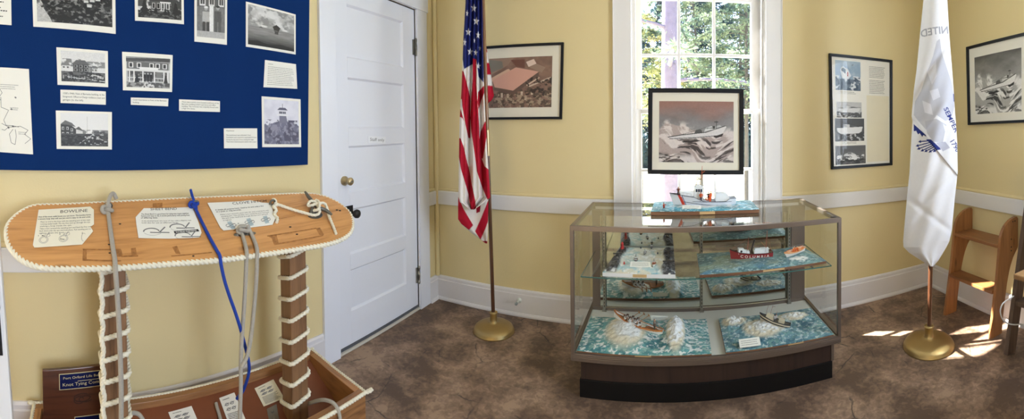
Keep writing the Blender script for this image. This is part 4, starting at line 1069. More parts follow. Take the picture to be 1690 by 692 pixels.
b1 = smooth([sb(322, 349, .014), sb(334, 372, .0085), sb(346, 396, .0085), sb(357, 416, .0085), sb(362, 426, .010)] + hang(-1.37, [(365, 438), (371, 465), (379, 490), (388, 515), (396, 540)]) + [on(0, -1.40, 404, 570), on(0, -1.42, 410, 595), on(0, -1.44, 411, 612), on(0, -1.46, 407, 630), on(0, -1.49, 400, 647), on(0, -1.53, 391, 658)], 190)
btail = smooth([sb(322, 344, .020), sb(316, 336, .034), sb(312, 326, .044)], 20)
rope('practice_rope', 'bright blue rope knotted to an eye bolt, hanging into the box', [(b1, .0068), (knot(sb(319, 344), .021, 1.0), .0066), (btail, .0064)], ROPEBLUE)
c1 = smooth([sb(404, 381, .026), sb(394, 381, .022), sb(391, 386, .014), sb(398, 390, .012), sb(402, 400, .009), sb(406, 418, .010)] + hang(-1.372, [(406.5, 432), (405, 470), (402, 520), (399, 560), (397.5, 600), (397.5, 640), (396.5, 670), (396, 706)]), 170)
c2 = smooth([sb(392, 388, .030), sb(400, 389, .030), sb(408, 387, .020), sb(406, 381, .030), sb(411, 386, .016), sb(418, 398, .009), sb(423, 414, .010)] + hang(-1.362, [(424, 428), (423, 460), (420, 500), (416, 540), (412, 570), (407, 590), (401, 602), (399, 606)]), 150)
rope('practice_rope', 'doubled grey rope looped through the steel pad eye, hanging in two strands', [(c1, .0083), (c2, .0083)], ROPEGREY)
w1 = smooth([sb(451, 340, .016), sb(462, 343, .014), sb(480, 349, .013), sb(500, 355, .014), sb(518, 360, .018), sb(524, 358, .034), sb(517, 346, .044), sb(508, 343, .040), sb(506, 347, .028), sb(518, 349, .046), sb(530, 347, .044), sb(536, 352, .034), sb(541, 360, .016), sb(549, 376, .008), sb(554, 388, .006)], 200)
w2 = smooth([sb(448, 338, .03), sb(452, 336, .02), sb(455, 342, .012), sb(450, 346, .02), sb(455, 350, .010), sb(452, 356, .008), sb(457, 362, .006), sb(456, 369, .006)], 60)
w3 = smooth([sb(516, 343, .05), sb(521, 348, .054), sb(521, 358, .05), sb(514, 356, .03)], 30)
rope('practice_rope', 'white twisted rope from an eye bolt made fast on the horn cleat, end frayed', [(w1, .0070), (w2, .0078), (w3, .0068)], ROPEWHITE, strands=3)
# ---- in the box
def trope(label, pts, r): 
    return rope('rope_end', label, [(smooth(pts, 60), r)], ROPEGREY, 'rope ends lying in the box')
trope('short grey rope end lying on the box panel beside a white card', [tray(356, 668, .010), tray(358, 676, .010), tray(361, 686, .010), tray(364, 697, .010)], .008)
trope('grey rope looping over the front rim at the corner nearest the door', [tray(500, 674, .02), bx(.86, .80, .225), bx(.872, .93, .245), bx(.88, 1.0, .232), bx(.883, 1.035, .19), bx(.88, 1.04, .13), bx(.87, 1.04, .08)], .008)
trope('grey rope end curling at the foot of the post by the plaque', [on(0, -1.50, 207, 697), on(0, -1.50, 212, 686), on(0, -1.50, 220, 682), on(0, -1.49, 230, 685), on(0, -1.48, 238, 697)], .008)
def card(label, q, f, paper=PAPER): return sheet('instruction_card', label, q, [(0, 0), (1, 0), (1, 1), (0, 1)], f, paper, tray, .003, None, 'card', 'cards lying in the box')
def kd(u, v):
    def f(m, fn):
        greek(m, fn, .15, .6, .08, .14, 1, 1, int(u * 90), .5, .0005)
        for i in range(4): loopdraw(m, fn, .3 + .32 * (i % 2), .28 + .16 * (i // 2), .1, .04, 0, 2 * PI, .003); strokes(m, fn, [(.14 + .32 * (i % 2), .3 + .16 * (i // 2)), (.46 + .32 * (i % 2), .25 + .16 * (i // 2))], .003, 2)
        greek(m, fn, .12, .9, .56, .94, 8, 1, int(v * 70), .5, .0005)
    return f
card('white card cut off by the photo bottom, far from the blue rope end', [(277.6, 681.5), (316, 671), (331, 706), (292, 718)], kd(.3, .5))
card('white card with knot drawings under the end of the blue rope', [(361.6, 658), (386.6, 648.7), (408, 700), (380, 708)], kd(.5, .7))
card('cream card leaning beside the foot of the rope-wound post', [(420, 642), (451, 627), (469, 658), (435, 672)], kd(.7, .2), AGED)
m = MB(); p = tray(449, 682)
m.hexa([tray(440, 676), tray(456, 668), tray(462, 700), tray(446, 706)][::1] + [tray(440, 676, .004), tray(456, 668, .004), tray(462, 700, .004), tray(446, 706, .004)])
m.lathe([(.008, .004), (.007, .009), (0, .010)], tray(449, 680), 14, 0, TNn); m.lathe([(.008, .004), (.007, .009), (0, .010)], tray(452, 692), 14, 0, TNn)
m.build('corner_bracket', STEEL, st, bevel=.001, label='steel bracket at the post foot')
# plaque standing in the box
PLQ = woodmat('dark_red_plaque_wood', (92, 52, 34), (60, 32, 22), 'Y', 7, .3, .4, False)
pt = thing('award_plaque', 'dark wooden plaque with two blue plates standing in the box against the yellow wall', 'plaque', (-1.70, .12, trz(.2)))
q = [on(0, -1.735, 70, 612), on(0, -1.735, 203, 592)]
tl, trr = np.array(q[0]), np.array(q[1]); trr[2] = tl[2] + .012
lean = np.array([.075, 0, -1.0]); lean /= np.linalg.norm(lean); Lh = (tl[2] - .175)
bl, br = tl + lean * Lh, trr + lean * Lh
fn = quadmap([tl, trr, br, bl]); m = MB(); slab(m, fn, .02); m.build('plaque_board', PLQ, pt, bevel=.003)
BLUEPL = paint('dark_blue_metal_plate', (16, 28, 84), .25, .4, var=.08)
GOLD = paint('gold_lettering', (226, 214, 166), .4, .3, var=.05)
m = MB(); u0, u1, v0, v1 = .21, .93, .09, .345
slab(m, fn, .001, 1, u0 - .008, u1 + .008, v0 - .012, v1 + .012, .0010); slab(m, fn, .001, 0, u0, u1, v0, v1, .0016)
write(m, fn, 'Port Orford Life Boat Station', .57, .175, .042, 1, .0021, width=.64, center=True); strokes(m, fn, [(.43, .222), (.70, .222)], .002, 1, .0021); write(m, fn, 'Knot Tying Competition', .57, .295, .055, 1, .0021, width=.66, center=True)
m.build('name_plate', [BLUEPL, GOLD], pt, label='blue plate with pale gold lettering')
m = MB(); slab(m, fn, .001, 1, .38, .74, .84, .97, .0010); slab(m, fn, .001, 0, .388, .732, .85, .96, .0016); m.build('name_plate', [BLUEPL, GOLD], pt, label='small blank blue plate')
m = MB()
for k, (cx, cy, rx, ry) in enumerate(((.48, .52, .10, .07), (.52, .55, .08, .05), (.44, .56, .06, .06))): loopdraw(m, fn, cx, cy, rx, ry, .4 * k, 5.4 + .3 * k, .004, 0)
m.build('knot_emblem', paint('burnt_brown_drawing', (44, 26, 20), .5, var=.1), pt)
# ================================================================== the two flags on floor stands
WALNUT = woodmat('dark_flagpole_wood', (92, 56, 36), (56, 34, 22), 'Z', 14, .3, .5, False)
OAKP = woodmat('brown_flagpole_wood', (142, 98, 58), (96, 62, 36), 'Z', 14, .3, .5, False)
GOLDP = paint('gold_painted_metal', (176, 152, 104), .42, .85, var=.07, scale=18)
def stand_flag(name, label, base, top, rb, rp, wood_lo, wood_hi, zj):
    """base and top: axis points of the pole"""
    base = np.array(base, float); top = np.array(top, float); d = top - base; d /= np.linalg.norm(d)
    t = thing(name, label, 'flag', (base[0], base[1], 0))
    m = MB(); s = rb / .15
    m.lathe([(0, 0), (.150 * s, 0), (.150 * s, .008), (.146 * s, .012), (.145 * s, .018), (.140 * s, .028), (.122 * s, .041), (.09 * s, .050), (.05 * s, .056), (.031 * s, .060), (.026 * s, .066), (.026 * s, .125), (.029 * s, .128), (.029 * s, .134), (.024 * s, .138), (.020 * s, .139)], (base[0], base[1], 0), 56)
    m.build('stand_base', GOLDP, t, label='round gold base')
    m = MB(); a = base + d * .10; j = base + d * zj
    m.tube([a + (j - a) * k for k in np.linspace(0, 1, 6)], rp, 18); m.build('lower_pole', wood_lo, t)
    m = MB(); m.tube([j + d * k for k in (-.012, .0, .08, .16, .172)], [rp * 1.12, rp * 1.18, rp * 1.12, rp * 1.18, rp * 1.1], 18); m.build('pole_joint', BRASS, t, label='brass screw joint')
    m = MB(); b = base + d * (2.55 / d[2])
    m.tube([j + (b - j) * k for k in np.linspace(0.02, 1, 6)], rp, 18); up = m.build('upper_pole', wood_hi, t)
    m = MB(); m.lathe([(rp, 0), (rp * 1.3, .01), (rp * 1.3, .03), (.012, .045), (.022, .09), (.012, .15), (0, .19)], b, 16, 0, d); m.build('finial', BRASS, t, label='brass spear finial')
    return t

def drape(mb, rows, r0, depthf, ras, reg, ns=190, nr=640, thick=.05, back=True, mi=0):
    """hanging cloth. rows: (y, left, right) measured from the photograph, depth from depthf(s, y) in metres;
    ras is the cloth's own print, laid over the measured region reg = x0, y0, x1, y1"""
    rows = np.array(rows, float); ys = np.linspace(rows[0, 0], rows[-1, 0], nr)
    l = np.interp(ys, rows[:, 0], rows[:, 1]); rr = np.interp(ys, rows[:, 0], rows[:, 2]); s = np.linspace(0, 1, ns)
    X = l[:, None] * (1 - s) + rr[:, None] * s; Y = np.repeat(ys[:, None], ns, 1)
    D = r0 + depthf(s[None, :], Y) + 0 * Y
    P = np.zeros((nr, ns, 3)); 
    th = (X - XB) / F; dd = np.stack([np.sin(th), np.cos(th), -(Y - HY) / F], -1) @ ROT.T
    P = EYEP + dd * (D / np.hypot(dd[..., 0], dd[..., 1]))[..., None]
    ix = np.clip(((X - reg[0]) / (reg[2] - reg[0]) * ras.w).astype(int), 0, ras.w - 1); iy = np.clip(((Y - reg[1]) / (reg[3] - reg[1]) * ras.h).astype(int), 0, ras.h - 1)
    A = ras.a; k = max(1, int(round(.5 * ras.w / (reg[2] - reg[0]) * (reg[2] - reg[0]) / ns)))
    B = np.zeros_like(A); n_ = 0
    for du in range(-k, k + 1):
        for dv in range(-k, k + 1): B += np.roll(np.roll(A, du, 0), dv, 1); n_ += 1
    C = (B / n_)[iy, ix]
    mb.grid(P, mi, C)
    if back:                                              # the far side of the bunched cloth
        w = np.sin(PI * s) ** .6
        Q = P.copy(); h = P.copy(); h[..., 2] = 0; h /= np.linalg.norm(h, axis=2)[..., None]
        Q += h * (thick * w)[None, :, None]
        mb.grid(Q[:, ::-1], mi, C[:, ::-1])
        mb.grid(np.stack([P[-1], Q[-1]], 0), mi, np.stack([C[-1], C[-1]], 0))

RED, WHT, NVY = c3(178, 26, 50), c3(236, 230, 226), c3(38, 46, 112)
# --- stars and stripes, bunched along its pole
bp = on(2, 0, 815, 546); bp[2] = 0
tp = at_range(797, 0, math.hypot(bp[0], bp[1]))
R0_ = math.hypot(bp[0], bp[1])
us = stand_flag('flag_with_stand', 'red white and blue striped flag hanging on a brown pole with a gold floor stand', bp, tp, .148, .0135, WALNUT, OAKP, 1.27)
x0, y0, x1, y1 = 745, -110, 825, 410
ra = Ras(480, 1560, WHT)
def U(p): return [((x - x0) / (x1 - x0), (y - y0) / (y1 - y0)) for x, y in p]
def P_(p, c): ra.poly(U(p), c)
P_([(745, -110), (800, -110), (800, 300), (745, 300)], WHT)
# stripes as they fall on the folds
P_([(755, 113), (764, 117), (765, 150), (764, 163), (757, 165)], RED)
P_([(757, 180), (760, 180), (766, 200), (763, 195), (757, 192)], RED)
P_([(761, 117), (765, 118), (768, 128), (776, 160), (776, 200), (776, 228), (773, 228), (768, 205), (763, 175), (761, 150)], RED)
P_([(780, 95), (786, 98), (786, 140), (789, 180), (791, 212), (791, 250), (795, 262), (800, 275), (812, 284), (812, 340), (806, 334), (795, 307), (787, 283), (784, 258), (778, 218), (776, 195), (778, 160), (780, 130)], RED)
P_([(789, 152), (800, 140), (800, 152), (794, 166), (790, 182), (788, 168)], RED)
P_([(801, 200), (798, 206), (793, 218), (790, 236), (790, 262), (797, 262), (800, 246), (803, 226), (803, 205)], RED)
P_([(756, 228), (760, 228), (766, 245), (769, 260), (775, 283), (779, 306), (784, 330), (786, 346), (777, 346), (773, 320), (767, 300), (761, 280), (757, 258)], RED)
P_([(754, 327), (757, 333), (764, 352), (772, 368), (758, 372), (752, 366)], RED)
# canton
P_([(740, -110), (812, -110), (799, 40), (798, 136), (790, 127), (786, 98), (780, 96), (780, 106), (766, 114), (763, 94), (760, 60)], NVY)
def star(cx, cy, r, sq=.72, tilt=.1):
    P_([(cx + sq * (r if i % 2 == 0 else r * .40) * math.sin(i * PI / 5 + tilt), cy - (r if i % 2 == 0 else r * .40) * math.cos(i * PI / 5 + tilt)) for i in range(10)], c3(238, 236, 240))
for cx, cy, r, sq in ((782, 13.5, 7.5, .72), (786, 35, 7.5, .75), (773, 53, 7, .75), (789, 58, 7, .6), (771, 22, 6, .4), (767, 70, 7, .4), (776, 85.5, 7, .7), (785, 87, 5.5, .6), (789.5, 109, 6.5, .75), (783, 67, 5, .3), (792, 80, 5, .4), (780, -10, 7, .7), (772, -30, 7, .7), (787, -34, 7, .6)): star(cx, cy, r, sq)
reg = (x0, y0, x1, y1)
def folds(s, Y):
    k = sstep(-60, 200, Y)
    return -.05 + .030 * k * np.cos(2 * PI * (s * 2.15 + .12 + (Y - 100) * .0007)) + .016 * np.cos(2 * PI * (s * 4.6 + Y * .0012)) - .018 * np.sin(PI * s) + .010 * np.cos(2 * PI * s * 1.2 + 2)
m = MB()
drape(m, [(-110, 775, 800), (0, 768.5, 796), (60, 765, 797), (100, 763.5, 797.5), (150, 761.5, 799), (200, 758.5, 801.5), (250, 757.5, 804), (300, 757, 807.5), (326, 757, 809), (334, 759, 800), (346, 775, 783)], R0_ - .035, folds, ra, reg)
# lower back layer with its own stripes
rb_ = Ras(240, 480, WHT); bx0, by0, bx1, by1 = 752, 300, 812, 410
def V_(p, c): rb_.poly([((x - bx0) / (bx1 - bx0), (y - by0) / (by1 - by0)) for x, y in p], c)
V_([(752, 318), (757, 326), (765, 345), (775, 362), (781, 372), (774, 380), (764, 372), (756, 366), (752, 360)], RED)
V_([(812, 318), (806, 330), (800, 345), (794, 360), (784, 382), (793, 396), (801, 378), (806, 364), (812, 350)], RED)
V_([(796, 398), (804, 398), (806, 406), (800, 404)], RED); V_([(786, 332), (794, 334), (792, 350), (786, 352)], c3(160, 22, 46))
def folds2(s, Y): return .0 + .016 * np.cos(2 * PI * (s * 1.4 + .2)) 
m2rows = [(300, 757, 806), (340, 756, 806), (362, 756, 805.5), (372, 763, 805.5), (385, 778, 805), (394, 791, 804.5), (402, 801, 804)]
drape(m, m2rows, R0_ - .02, folds2, rb_, (bx0, by0, bx1, by1), 90, 160, .025)
# the short fold that shows beyond the pole
rc = Ras(60, 260, WHT); cx0, cy0, cx1, cy1 = 792, -110, 820, 176
def W_(p, c): rc.poly([((x - cx0) / (cx1 - cx0), (y - cy0) / (cy1 - cy0)) for x, y in p], c)
W_([(790, -110), (830, -110), (830, 20), (790, 10)], NVY); W_([(790, 66), (803, 68), (806, 86), (790, 86)], RED); W_([(790, 104), (812, 104), (813, 124), (790, 122)], RED); W_([(790, 139), (820, 143), (820, 180), (790, 180)], RED)
def folds3(s, Y): return .03 + .012 * np.cos(2 * PI * s * 1.1)
drape(m, [(-110, 793, 800), (40, 794, 797.5), (62, 794, 800), (90, 795, 805), (120, 796, 810), (150, 797, 814), (158, 797, 815.5), (165, 798, 812), (172, 799, 804)], R0_ + .02, folds3, rc, (cx0, cy0, cx1, cy1), 40, 240, .03)
m.build('flag_cloth', CLOTH, us, flipfix=False)

# --- white coast guard flag near the right corner
bp = on(2, 0, 1533, 571); bp[2] = 0
R1_ = math.hypot(bp[0], bp[1]); tp = at_range(1545, 0, R1_)
cgf = stand_flag('flag_with_stand', 'white flag with blue lettering and emblem hanging on a pole with a gold floor stand', bp, tp, .172, .0150, WALNUT, WALNUT, 1.30)
BLUE = c3(40, 52, 120)
x0, y0, x1, y1 = 1480, -110, 1600, 445
ra = Ras(600, 2200, c3(232, 232, 236)); reg = (x0, y0, x1, y1)
def U(p): return [((x - x0) / (x1 - x0), (y - y0) / (y1 - y0)) for x, y in p]
def P_(p, c, k=1.0): ra.poly(U(p), c, k)
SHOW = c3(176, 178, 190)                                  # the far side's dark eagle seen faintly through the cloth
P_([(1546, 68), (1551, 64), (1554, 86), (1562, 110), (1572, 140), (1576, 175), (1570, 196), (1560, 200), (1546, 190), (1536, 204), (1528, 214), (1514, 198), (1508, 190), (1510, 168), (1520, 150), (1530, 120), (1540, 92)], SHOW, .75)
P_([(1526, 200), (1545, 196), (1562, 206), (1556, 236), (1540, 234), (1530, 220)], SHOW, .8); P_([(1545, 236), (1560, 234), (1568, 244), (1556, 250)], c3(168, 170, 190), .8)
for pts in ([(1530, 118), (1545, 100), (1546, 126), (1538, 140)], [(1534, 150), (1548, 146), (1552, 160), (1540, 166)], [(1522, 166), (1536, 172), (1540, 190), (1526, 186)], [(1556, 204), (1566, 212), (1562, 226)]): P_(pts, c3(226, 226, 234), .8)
# blue shield and arrows of the near side, below the folded corner
P_([(1508, 205), (1516, 212), (1528, 223), (1529, 226), (1524, 223), (1522, 226), (1518, 220), (1515, 222), (1512, 216), (1508, 217)], BLUE)
for k in range(7):
    ax, ay, tx, ty = 1538 + k * 2.2, 232 + k * 2.0, (1517, 1513, 1515, 1521, 1527, 1534, 1541)[k], (234, 241, 246, 249, 250, 251, 250)[k]
    d = np.array([tx - ax, ty - ay]); d = d / np.linalg.norm(d); nn = np.array([-d[1], d[0]])
    a = np.array([ax, ay]); tpp = np.array([tx, ty])
    P_([tuple(a + nn * .9), tuple(a - nn * .9), tuple(tpp - nn * .9), tuple(tpp + nn * .9)], BLUE); P_([tuple(tpp - d * 3 + nn * 2.6), tuple(tpp - d * 3 - nn * 2.6), tuple(tpp + d * 2)], BLUE)
P_([(1528, 230), (1536, 230), (1550, 243), (1553, 247), (1546, 248), (1536, 238)], BLUE)
P_([(1573, 155), (1576, 156), (1576, 168), (1574, 168)], BLUE)
# lettering, set into the cloth's print
def letters(t, cx, cy, h, ang, col, mirror=False, stretch=1.0, bold=True, arc=0.0):
    V, f = textmesh(t, bold); V = V.copy(); V[:, 0] -= V[:, 0].max() / 2; V = V * h
    V[:, 0] *= stretch
    if mirror: V[:, 0] *= -1
    V[:, 1] -= h / 2
    V[:, 1] -= arc * V[:, 0] ** 2
    ca, sa = math.cos(ang), math.sin(ang)
    X = cx + V[:, 0] * ca + V[:, 1] * sa; Y = cy + V[:, 0] * sa - V[:, 1] * ca
    for q in f: P_([(X[i], Y[i]) for i in q], col)
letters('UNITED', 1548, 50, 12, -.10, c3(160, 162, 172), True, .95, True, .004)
letters('SEMPER', 1570, 198, 7.5, 1.13, BLUE, False, 1.25)
letters('1790', 1576, 240, 8, 1.05, BLUE, False, 1.0)
def cg(s, Y):
    k = sstep(-60, 260, Y)
    X = np.interp(Y, [-110, 0, 200, 400], [1530, 1522, 1503, 1492]) * (1 - s) + np.interp(Y, [-110, 0, 240, 400], [1555, 1563, 1580, 1570]) * s
    # folded-over corner: nearer above the slanting hem
    hem = (Y - 196) - (X - 1504) * (290 - 196) / (1577 - 1504)
    step = .012 * sstep(-1.2, 1.2, hem) * sstep(180, 200, Y)
    crease = .012 * np.exp(-((Y - 100 + (X - 1545) * 1.9) / 14) ** 2) * sstep(60, 90, Y)
    crease2 = -.008 * np.exp(-((Y - 190 - (1545 - X) * 1.1) / 9) ** 2) * sstep(130, 160, Y) * (1 - sstep(215, 240, Y))
    wr = .006 * np.cos(2 * PI * (s * 1.3 + Y * .004)) * k + .004 * np.sin(X * .21 + Y * .06) * sstep(60, 120, Y)
    cr3 = .007 * np.exp(-((Y - 330 - (X - 1500) * .75) / 7) ** 2) - .006 * np.exp(-((Y - 300 + (X - 1560) * 1.15) / 8) ** 2) * sstep(285, 310, Y) + .005 * np.sin(X * .13 + Y * .035) * sstep(270, 330, Y)
    return cr3 - .03 - .055 * np.sin(PI * np.clip(s, 0, 1)) ** .8 + step + crease + crease2 + wr
m = MB()
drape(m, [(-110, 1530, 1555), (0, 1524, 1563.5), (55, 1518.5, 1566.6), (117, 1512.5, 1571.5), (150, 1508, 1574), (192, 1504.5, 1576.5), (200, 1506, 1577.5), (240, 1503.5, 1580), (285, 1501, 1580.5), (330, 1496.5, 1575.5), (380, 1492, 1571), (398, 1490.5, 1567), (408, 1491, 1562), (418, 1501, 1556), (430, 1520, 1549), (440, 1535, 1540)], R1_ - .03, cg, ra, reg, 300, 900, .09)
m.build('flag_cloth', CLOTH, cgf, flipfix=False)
# ================================================================== glass display case
X0, X1, Y0, Y1 = -.497, .987, 2.02, 2.70
ZB, ZT, ZD, YM = .205, .930, .235, 2.572
KICK = paint('black_kick_board', (11, 11, 13), .5, var=.15, scale=12, spec=.25)
BROWNB = woodmat('dark_brown_base_laminate', (50, 35, 30), (32, 22, 19), 'Z', 6, .45, .05, False)
DECK = paint('off_white_case_deck', (214, 212, 202), .5, var=.02, scale=6)
dc = thing('display_case', 'glass display case with metal edges and a dark brown base in front of the window', 'display case', ((X0 + X1) / 2, (Y0 + Y1) / 2, 0))
bx0_, bx1_, by0_, by1_ = -.448, .935, 2.045, 2.68
m = MB(); m.box(bx0_ - .006, bx1_ + .006, by0_ - .006, by1_, 0, .098); m.build('kick_board', KICK, dc, bevel=.002)
m = MB(); m.box(bx0_, bx1_, by0_, by1_, .098, ZB); m.build('base_panel', BROWNB, dc, bevel=.001)
m = MB(); m.box(bx1_, bx1_ + .016, by0_ - .004, by0_ + .02, .098, ZB); m.box(bx1_, bx1_ + .016, by1_ - .02, by1_, .098, ZB); m.box(bx1_, bx1_ + .016, by0_ + .02, by1_ - .02, ZB - .02, ZB); m.build('base_end_trim', ALU, dc)
m = MB(); w = .020
for (x, y) in ((X0, Y0), (X1 - w, Y0), (X0, Y1 - w), (X1 - w, Y1 - w)): m.box(x, x + w, y, y + w, ZB, ZT)
m.box(X0 + w, X1 - w, Y0, Y0 + w, ZT - .026, ZT); m.box(X0 + w, X1 - w, Y1 - w, Y1, ZT - .026, ZT)
for x in (X0, X1 - w): m.box(x, x + w, Y0 + w, Y1 - w, ZT - .026, ZT)
m.box(X0 + w, X1 - w, Y0, Y0 + .018, ZB, ZB + .040); m.box(X0 + w, X1 - w, Y1 - w, Y1, ZB, ZB + .04)
for x in (X0, X1 - w): m.box(x, x + w, Y0 + w, Y1 - w, ZB, ZB + .040)
for z in (.2225, .2315): m.box(X0 + .004, X1 - .004, Y0 - .0025, Y0, z, z + .004)
m.build('metal_frame', ALU, dc, bevel=.0015)
m = MB(); m.box(X0 + w, X1 - w, Y0 + .018, Y1 - w, ZB, ZD); m.build('deck', DECK, dc)
def pane(nm, P, mt=CASEGLASS, par=None, lab=None):
    m = MB(); m.add(P, [(0, 1, 2, 3)]); return m.build(nm, mt, par or dc, label=lab)
a, b, c, d, zt = X0 + .012, X1 - .012, Y0 + .008, Y1 - .012, ZT - .004
pane('front_glass', [(a, c, ZB + .03), (b, c, ZB + .03), (b, c, zt - .01), (a, c, zt - .01)])
pane('side_glass', [(X0 + .010, Y0 + w, ZB + .03), (X0 + .010, Y1 - w, ZB + .03), (X0 + .010, Y1 - w, zt - .01), (X0 + .010, Y0 + w, zt - .01)])
pane('side_glass', [(X1 - .010, Y0 + w, ZB + .03), (X1 - .010, Y1 - w, ZB + .03), (X1 - .010, Y1 - w, zt - .01), (X1 - .010, Y0 + w, zt - .01)])
m = MB(); m.box(X0 + w, X1 - w, Y0 + w, Y1 - w, ZT - .004, ZT); m.build('top_glass', CASEGLASS, dc)
# mirror-backed sliding doors in a metal track
mx0, mx1 = -.425, .868
for (p, q, y) in ((mx0, .245, YM), (.245, mx1, YM + .006)):
    m = MB(); m.box(p, q, y, y + .004, ZD + .02, ZT - .06); dm = m.build('mirror_door', [MIRROR], dc, label='mirror sliding door')
m = MB()
m.box(X0 + w, X1 - w, YM - .012, YM - .004, ZD, ZD + .020); m.box(X0 + w, X1 - w, YM - .004, YM + .02, ZD, ZD + .008); m.box(X0 + w, X1 - w, YM - .012, YM + .02, ZT - .062, ZT - .026)
m.box(X0 + w, mx0, YM - .004, YM + .02, ZD, ZT - .06); m.box(mx1, X1 - w, YM - .004, YM + .02, ZD, ZT - .06)
m.build('door_track', ALU, dc)
ZS = .640
for x in (-.395, .245, .845):
    m = MB(); m.box(x - .008, x + .008, YM - .030, YM - .012, ZD, ZT - .03)
    for k in range(26): m.box(x - .0022, x + .0022, YM - .0306, YM - .030, ZD + .03 + k * .023, ZD + .043 + k * .023, 1)
    m.box(x - .014, x + .014, YM - .034, YM - .012, ZD, ZD + .012)
    sd = m.build('shelf_standard', [STEEL, INK], dc, label='slotted steel upright')
for x in (-.395, .245, .845):
    m = MB(); hgt = .03
    m.add([(x - .002, YM - .03, ZS - .004), (x - .002, 2.10, ZS - .004), (x - .002, 2.10, ZS - .012), (x - .002, YM - .03, ZS - .045), (x + .002, YM - .03, ZS - .004), (x + .002, 2.10, ZS - .004), (x + .002, 2.10, ZS - .012), (x + .002, YM - .03, ZS - .045)],
          [(0, 1, 2, 3), (7, 6, 5, 4), (0, 4, 5, 1), (1, 5, 6, 2), (2, 6, 7, 3), (3, 7, 4, 0)])
    m.build('shelf_bracket', STEEL, dc)
m = MB(); m.box(-.452, .952, 2.082, YM - .034, ZS - .006, ZS); gs = m.build('glass_shelf', CASEGLASS, dc)
m = MB(); m.box(-.452, .952, 2.0805, 2.082, ZS - .006, ZS); m.box(-.4535, -.452, 2.082, YM - .034, ZS - .006, ZS); m.box(.952, .9535, 2.082, YM - .034, ZS - .006, ZS)
m.build('shelf_edge', SHELFEDGE, gs, label='green glass edge')

# ================================================================== painted sea scenes with model boats
BASEW = woodmat('brown_diorama_base', (128, 88, 62), (90, 58, 40), 'X', 8, .5, .1, False)
WHITEB = paint('white_painted_board', (232, 232, 236), .5, var=.02)
TAN = paint('tan_name_plate', (196, 164, 118), .5, var=.05, scale=60)
TEAL, TEAL2, BLUEG, FOAM, CREAMF, SAND = c3(74, 138, 142), c3(44, 100, 110), c3(86, 130, 150), c3(240, 240, 238), c3(226, 216, 192), c3(202, 188, 156)
def lerp(a, b, t): return np.asarray(a) * (1 - t[..., None]) + np.asarray(b) * t[..., None]
def sea_scene(root, cor, zb, th, hfn, cfn, nu=150, nv=90, boardmat=BASEW, plate=None, plate_mat=TAN):
    """cor: front-left, front-right, back-right, back-left (x, y); u to the right, v to the back"""
    cor = [np.array(c, float) for c in cor]
    m = MB(); m.hexa([(*c, zb) for c in cor] + [(*c, zb + th) for c in cor]); bd = m.build('base_board', boardmat, root, bevel=.001)
    if plate:
        u0, u1 = plate; fl, fr = cor[0], cor[1]; dirn = (fr - fl) / np.linalg.norm(fr - fl); nn = np.array([dirn[1], -dirn[0]])
        p0, p1 = fl + (fr - fl) * u0, fl + (fr - fl) * u1; m = MB(); e = nn * .0015
        m.hexa([(*p0, zb + .003), (*p1, zb + .003), (*(p1 + e), zb + .003), (*(p0 + e), zb + .003), (*p0, zb + th - .003), (*p1, zb + th - .003), (*(p1 + e), zb + th - .003), (*(p0 + e), zb + th - .003)])
        m.build('name_plate', plate_mat, bd)
    U, V = np.meshgrid(np.linspace(0, 1, nu), np.linspace(0, 1, nv), indexing='ij')
    u, v = U[..., None], V[..., None]
    XY = (cor[0] * (1 - u) + cor[1] * u) * (1 - v) + (cor[3] * (1 - u) + cor[2] * u) * v
    H = hfn(U, V); edge = np.minimum(np.minimum(U, 1 - U) * 14, np.minimum(V, 1 - V) * 9).clip(0, 1)
    Z = zb + th + .0012 + np.maximum(H, 0) * edge
    P = np.concatenate([XY, Z[..., None]], -1)
    m = MB(); C = np.clip(cfn(U, V, H), 0, 1); m.grid(P, 0, C)
    lo = P.copy(); lo[..., 2] = zb + th - .001
    for s_, l_, cc in ((P[0], lo[0], C[0]), (P[-1], lo[-1], C[-1]), (P[:, 0], lo[:, 0], C[:, 0]), (P[:, -1], lo[:, -1], C[:, -1])): m.grid(np.stack([s_, l_], 0), 0, np.stack([cc, cc], 0))
    m.build('sea', SEAPAINT, root, flipfix=False)
    def pt(uu, vv):
        i, j = int(round(uu * (nu - 1))), int(round(vv * (nv - 1))); return P[i, j]
    return pt
def xf(loc, yaw=0, pitch=0, roll=0):
    M = Matrix.Translation(loc) @ Matrix.Rotation(yaw, 4, 'Z') @ Matrix.Rotation(pitch, 4, 'Y') @ Matrix.Rotation(roll, 4, 'X')
    return np.array(M)
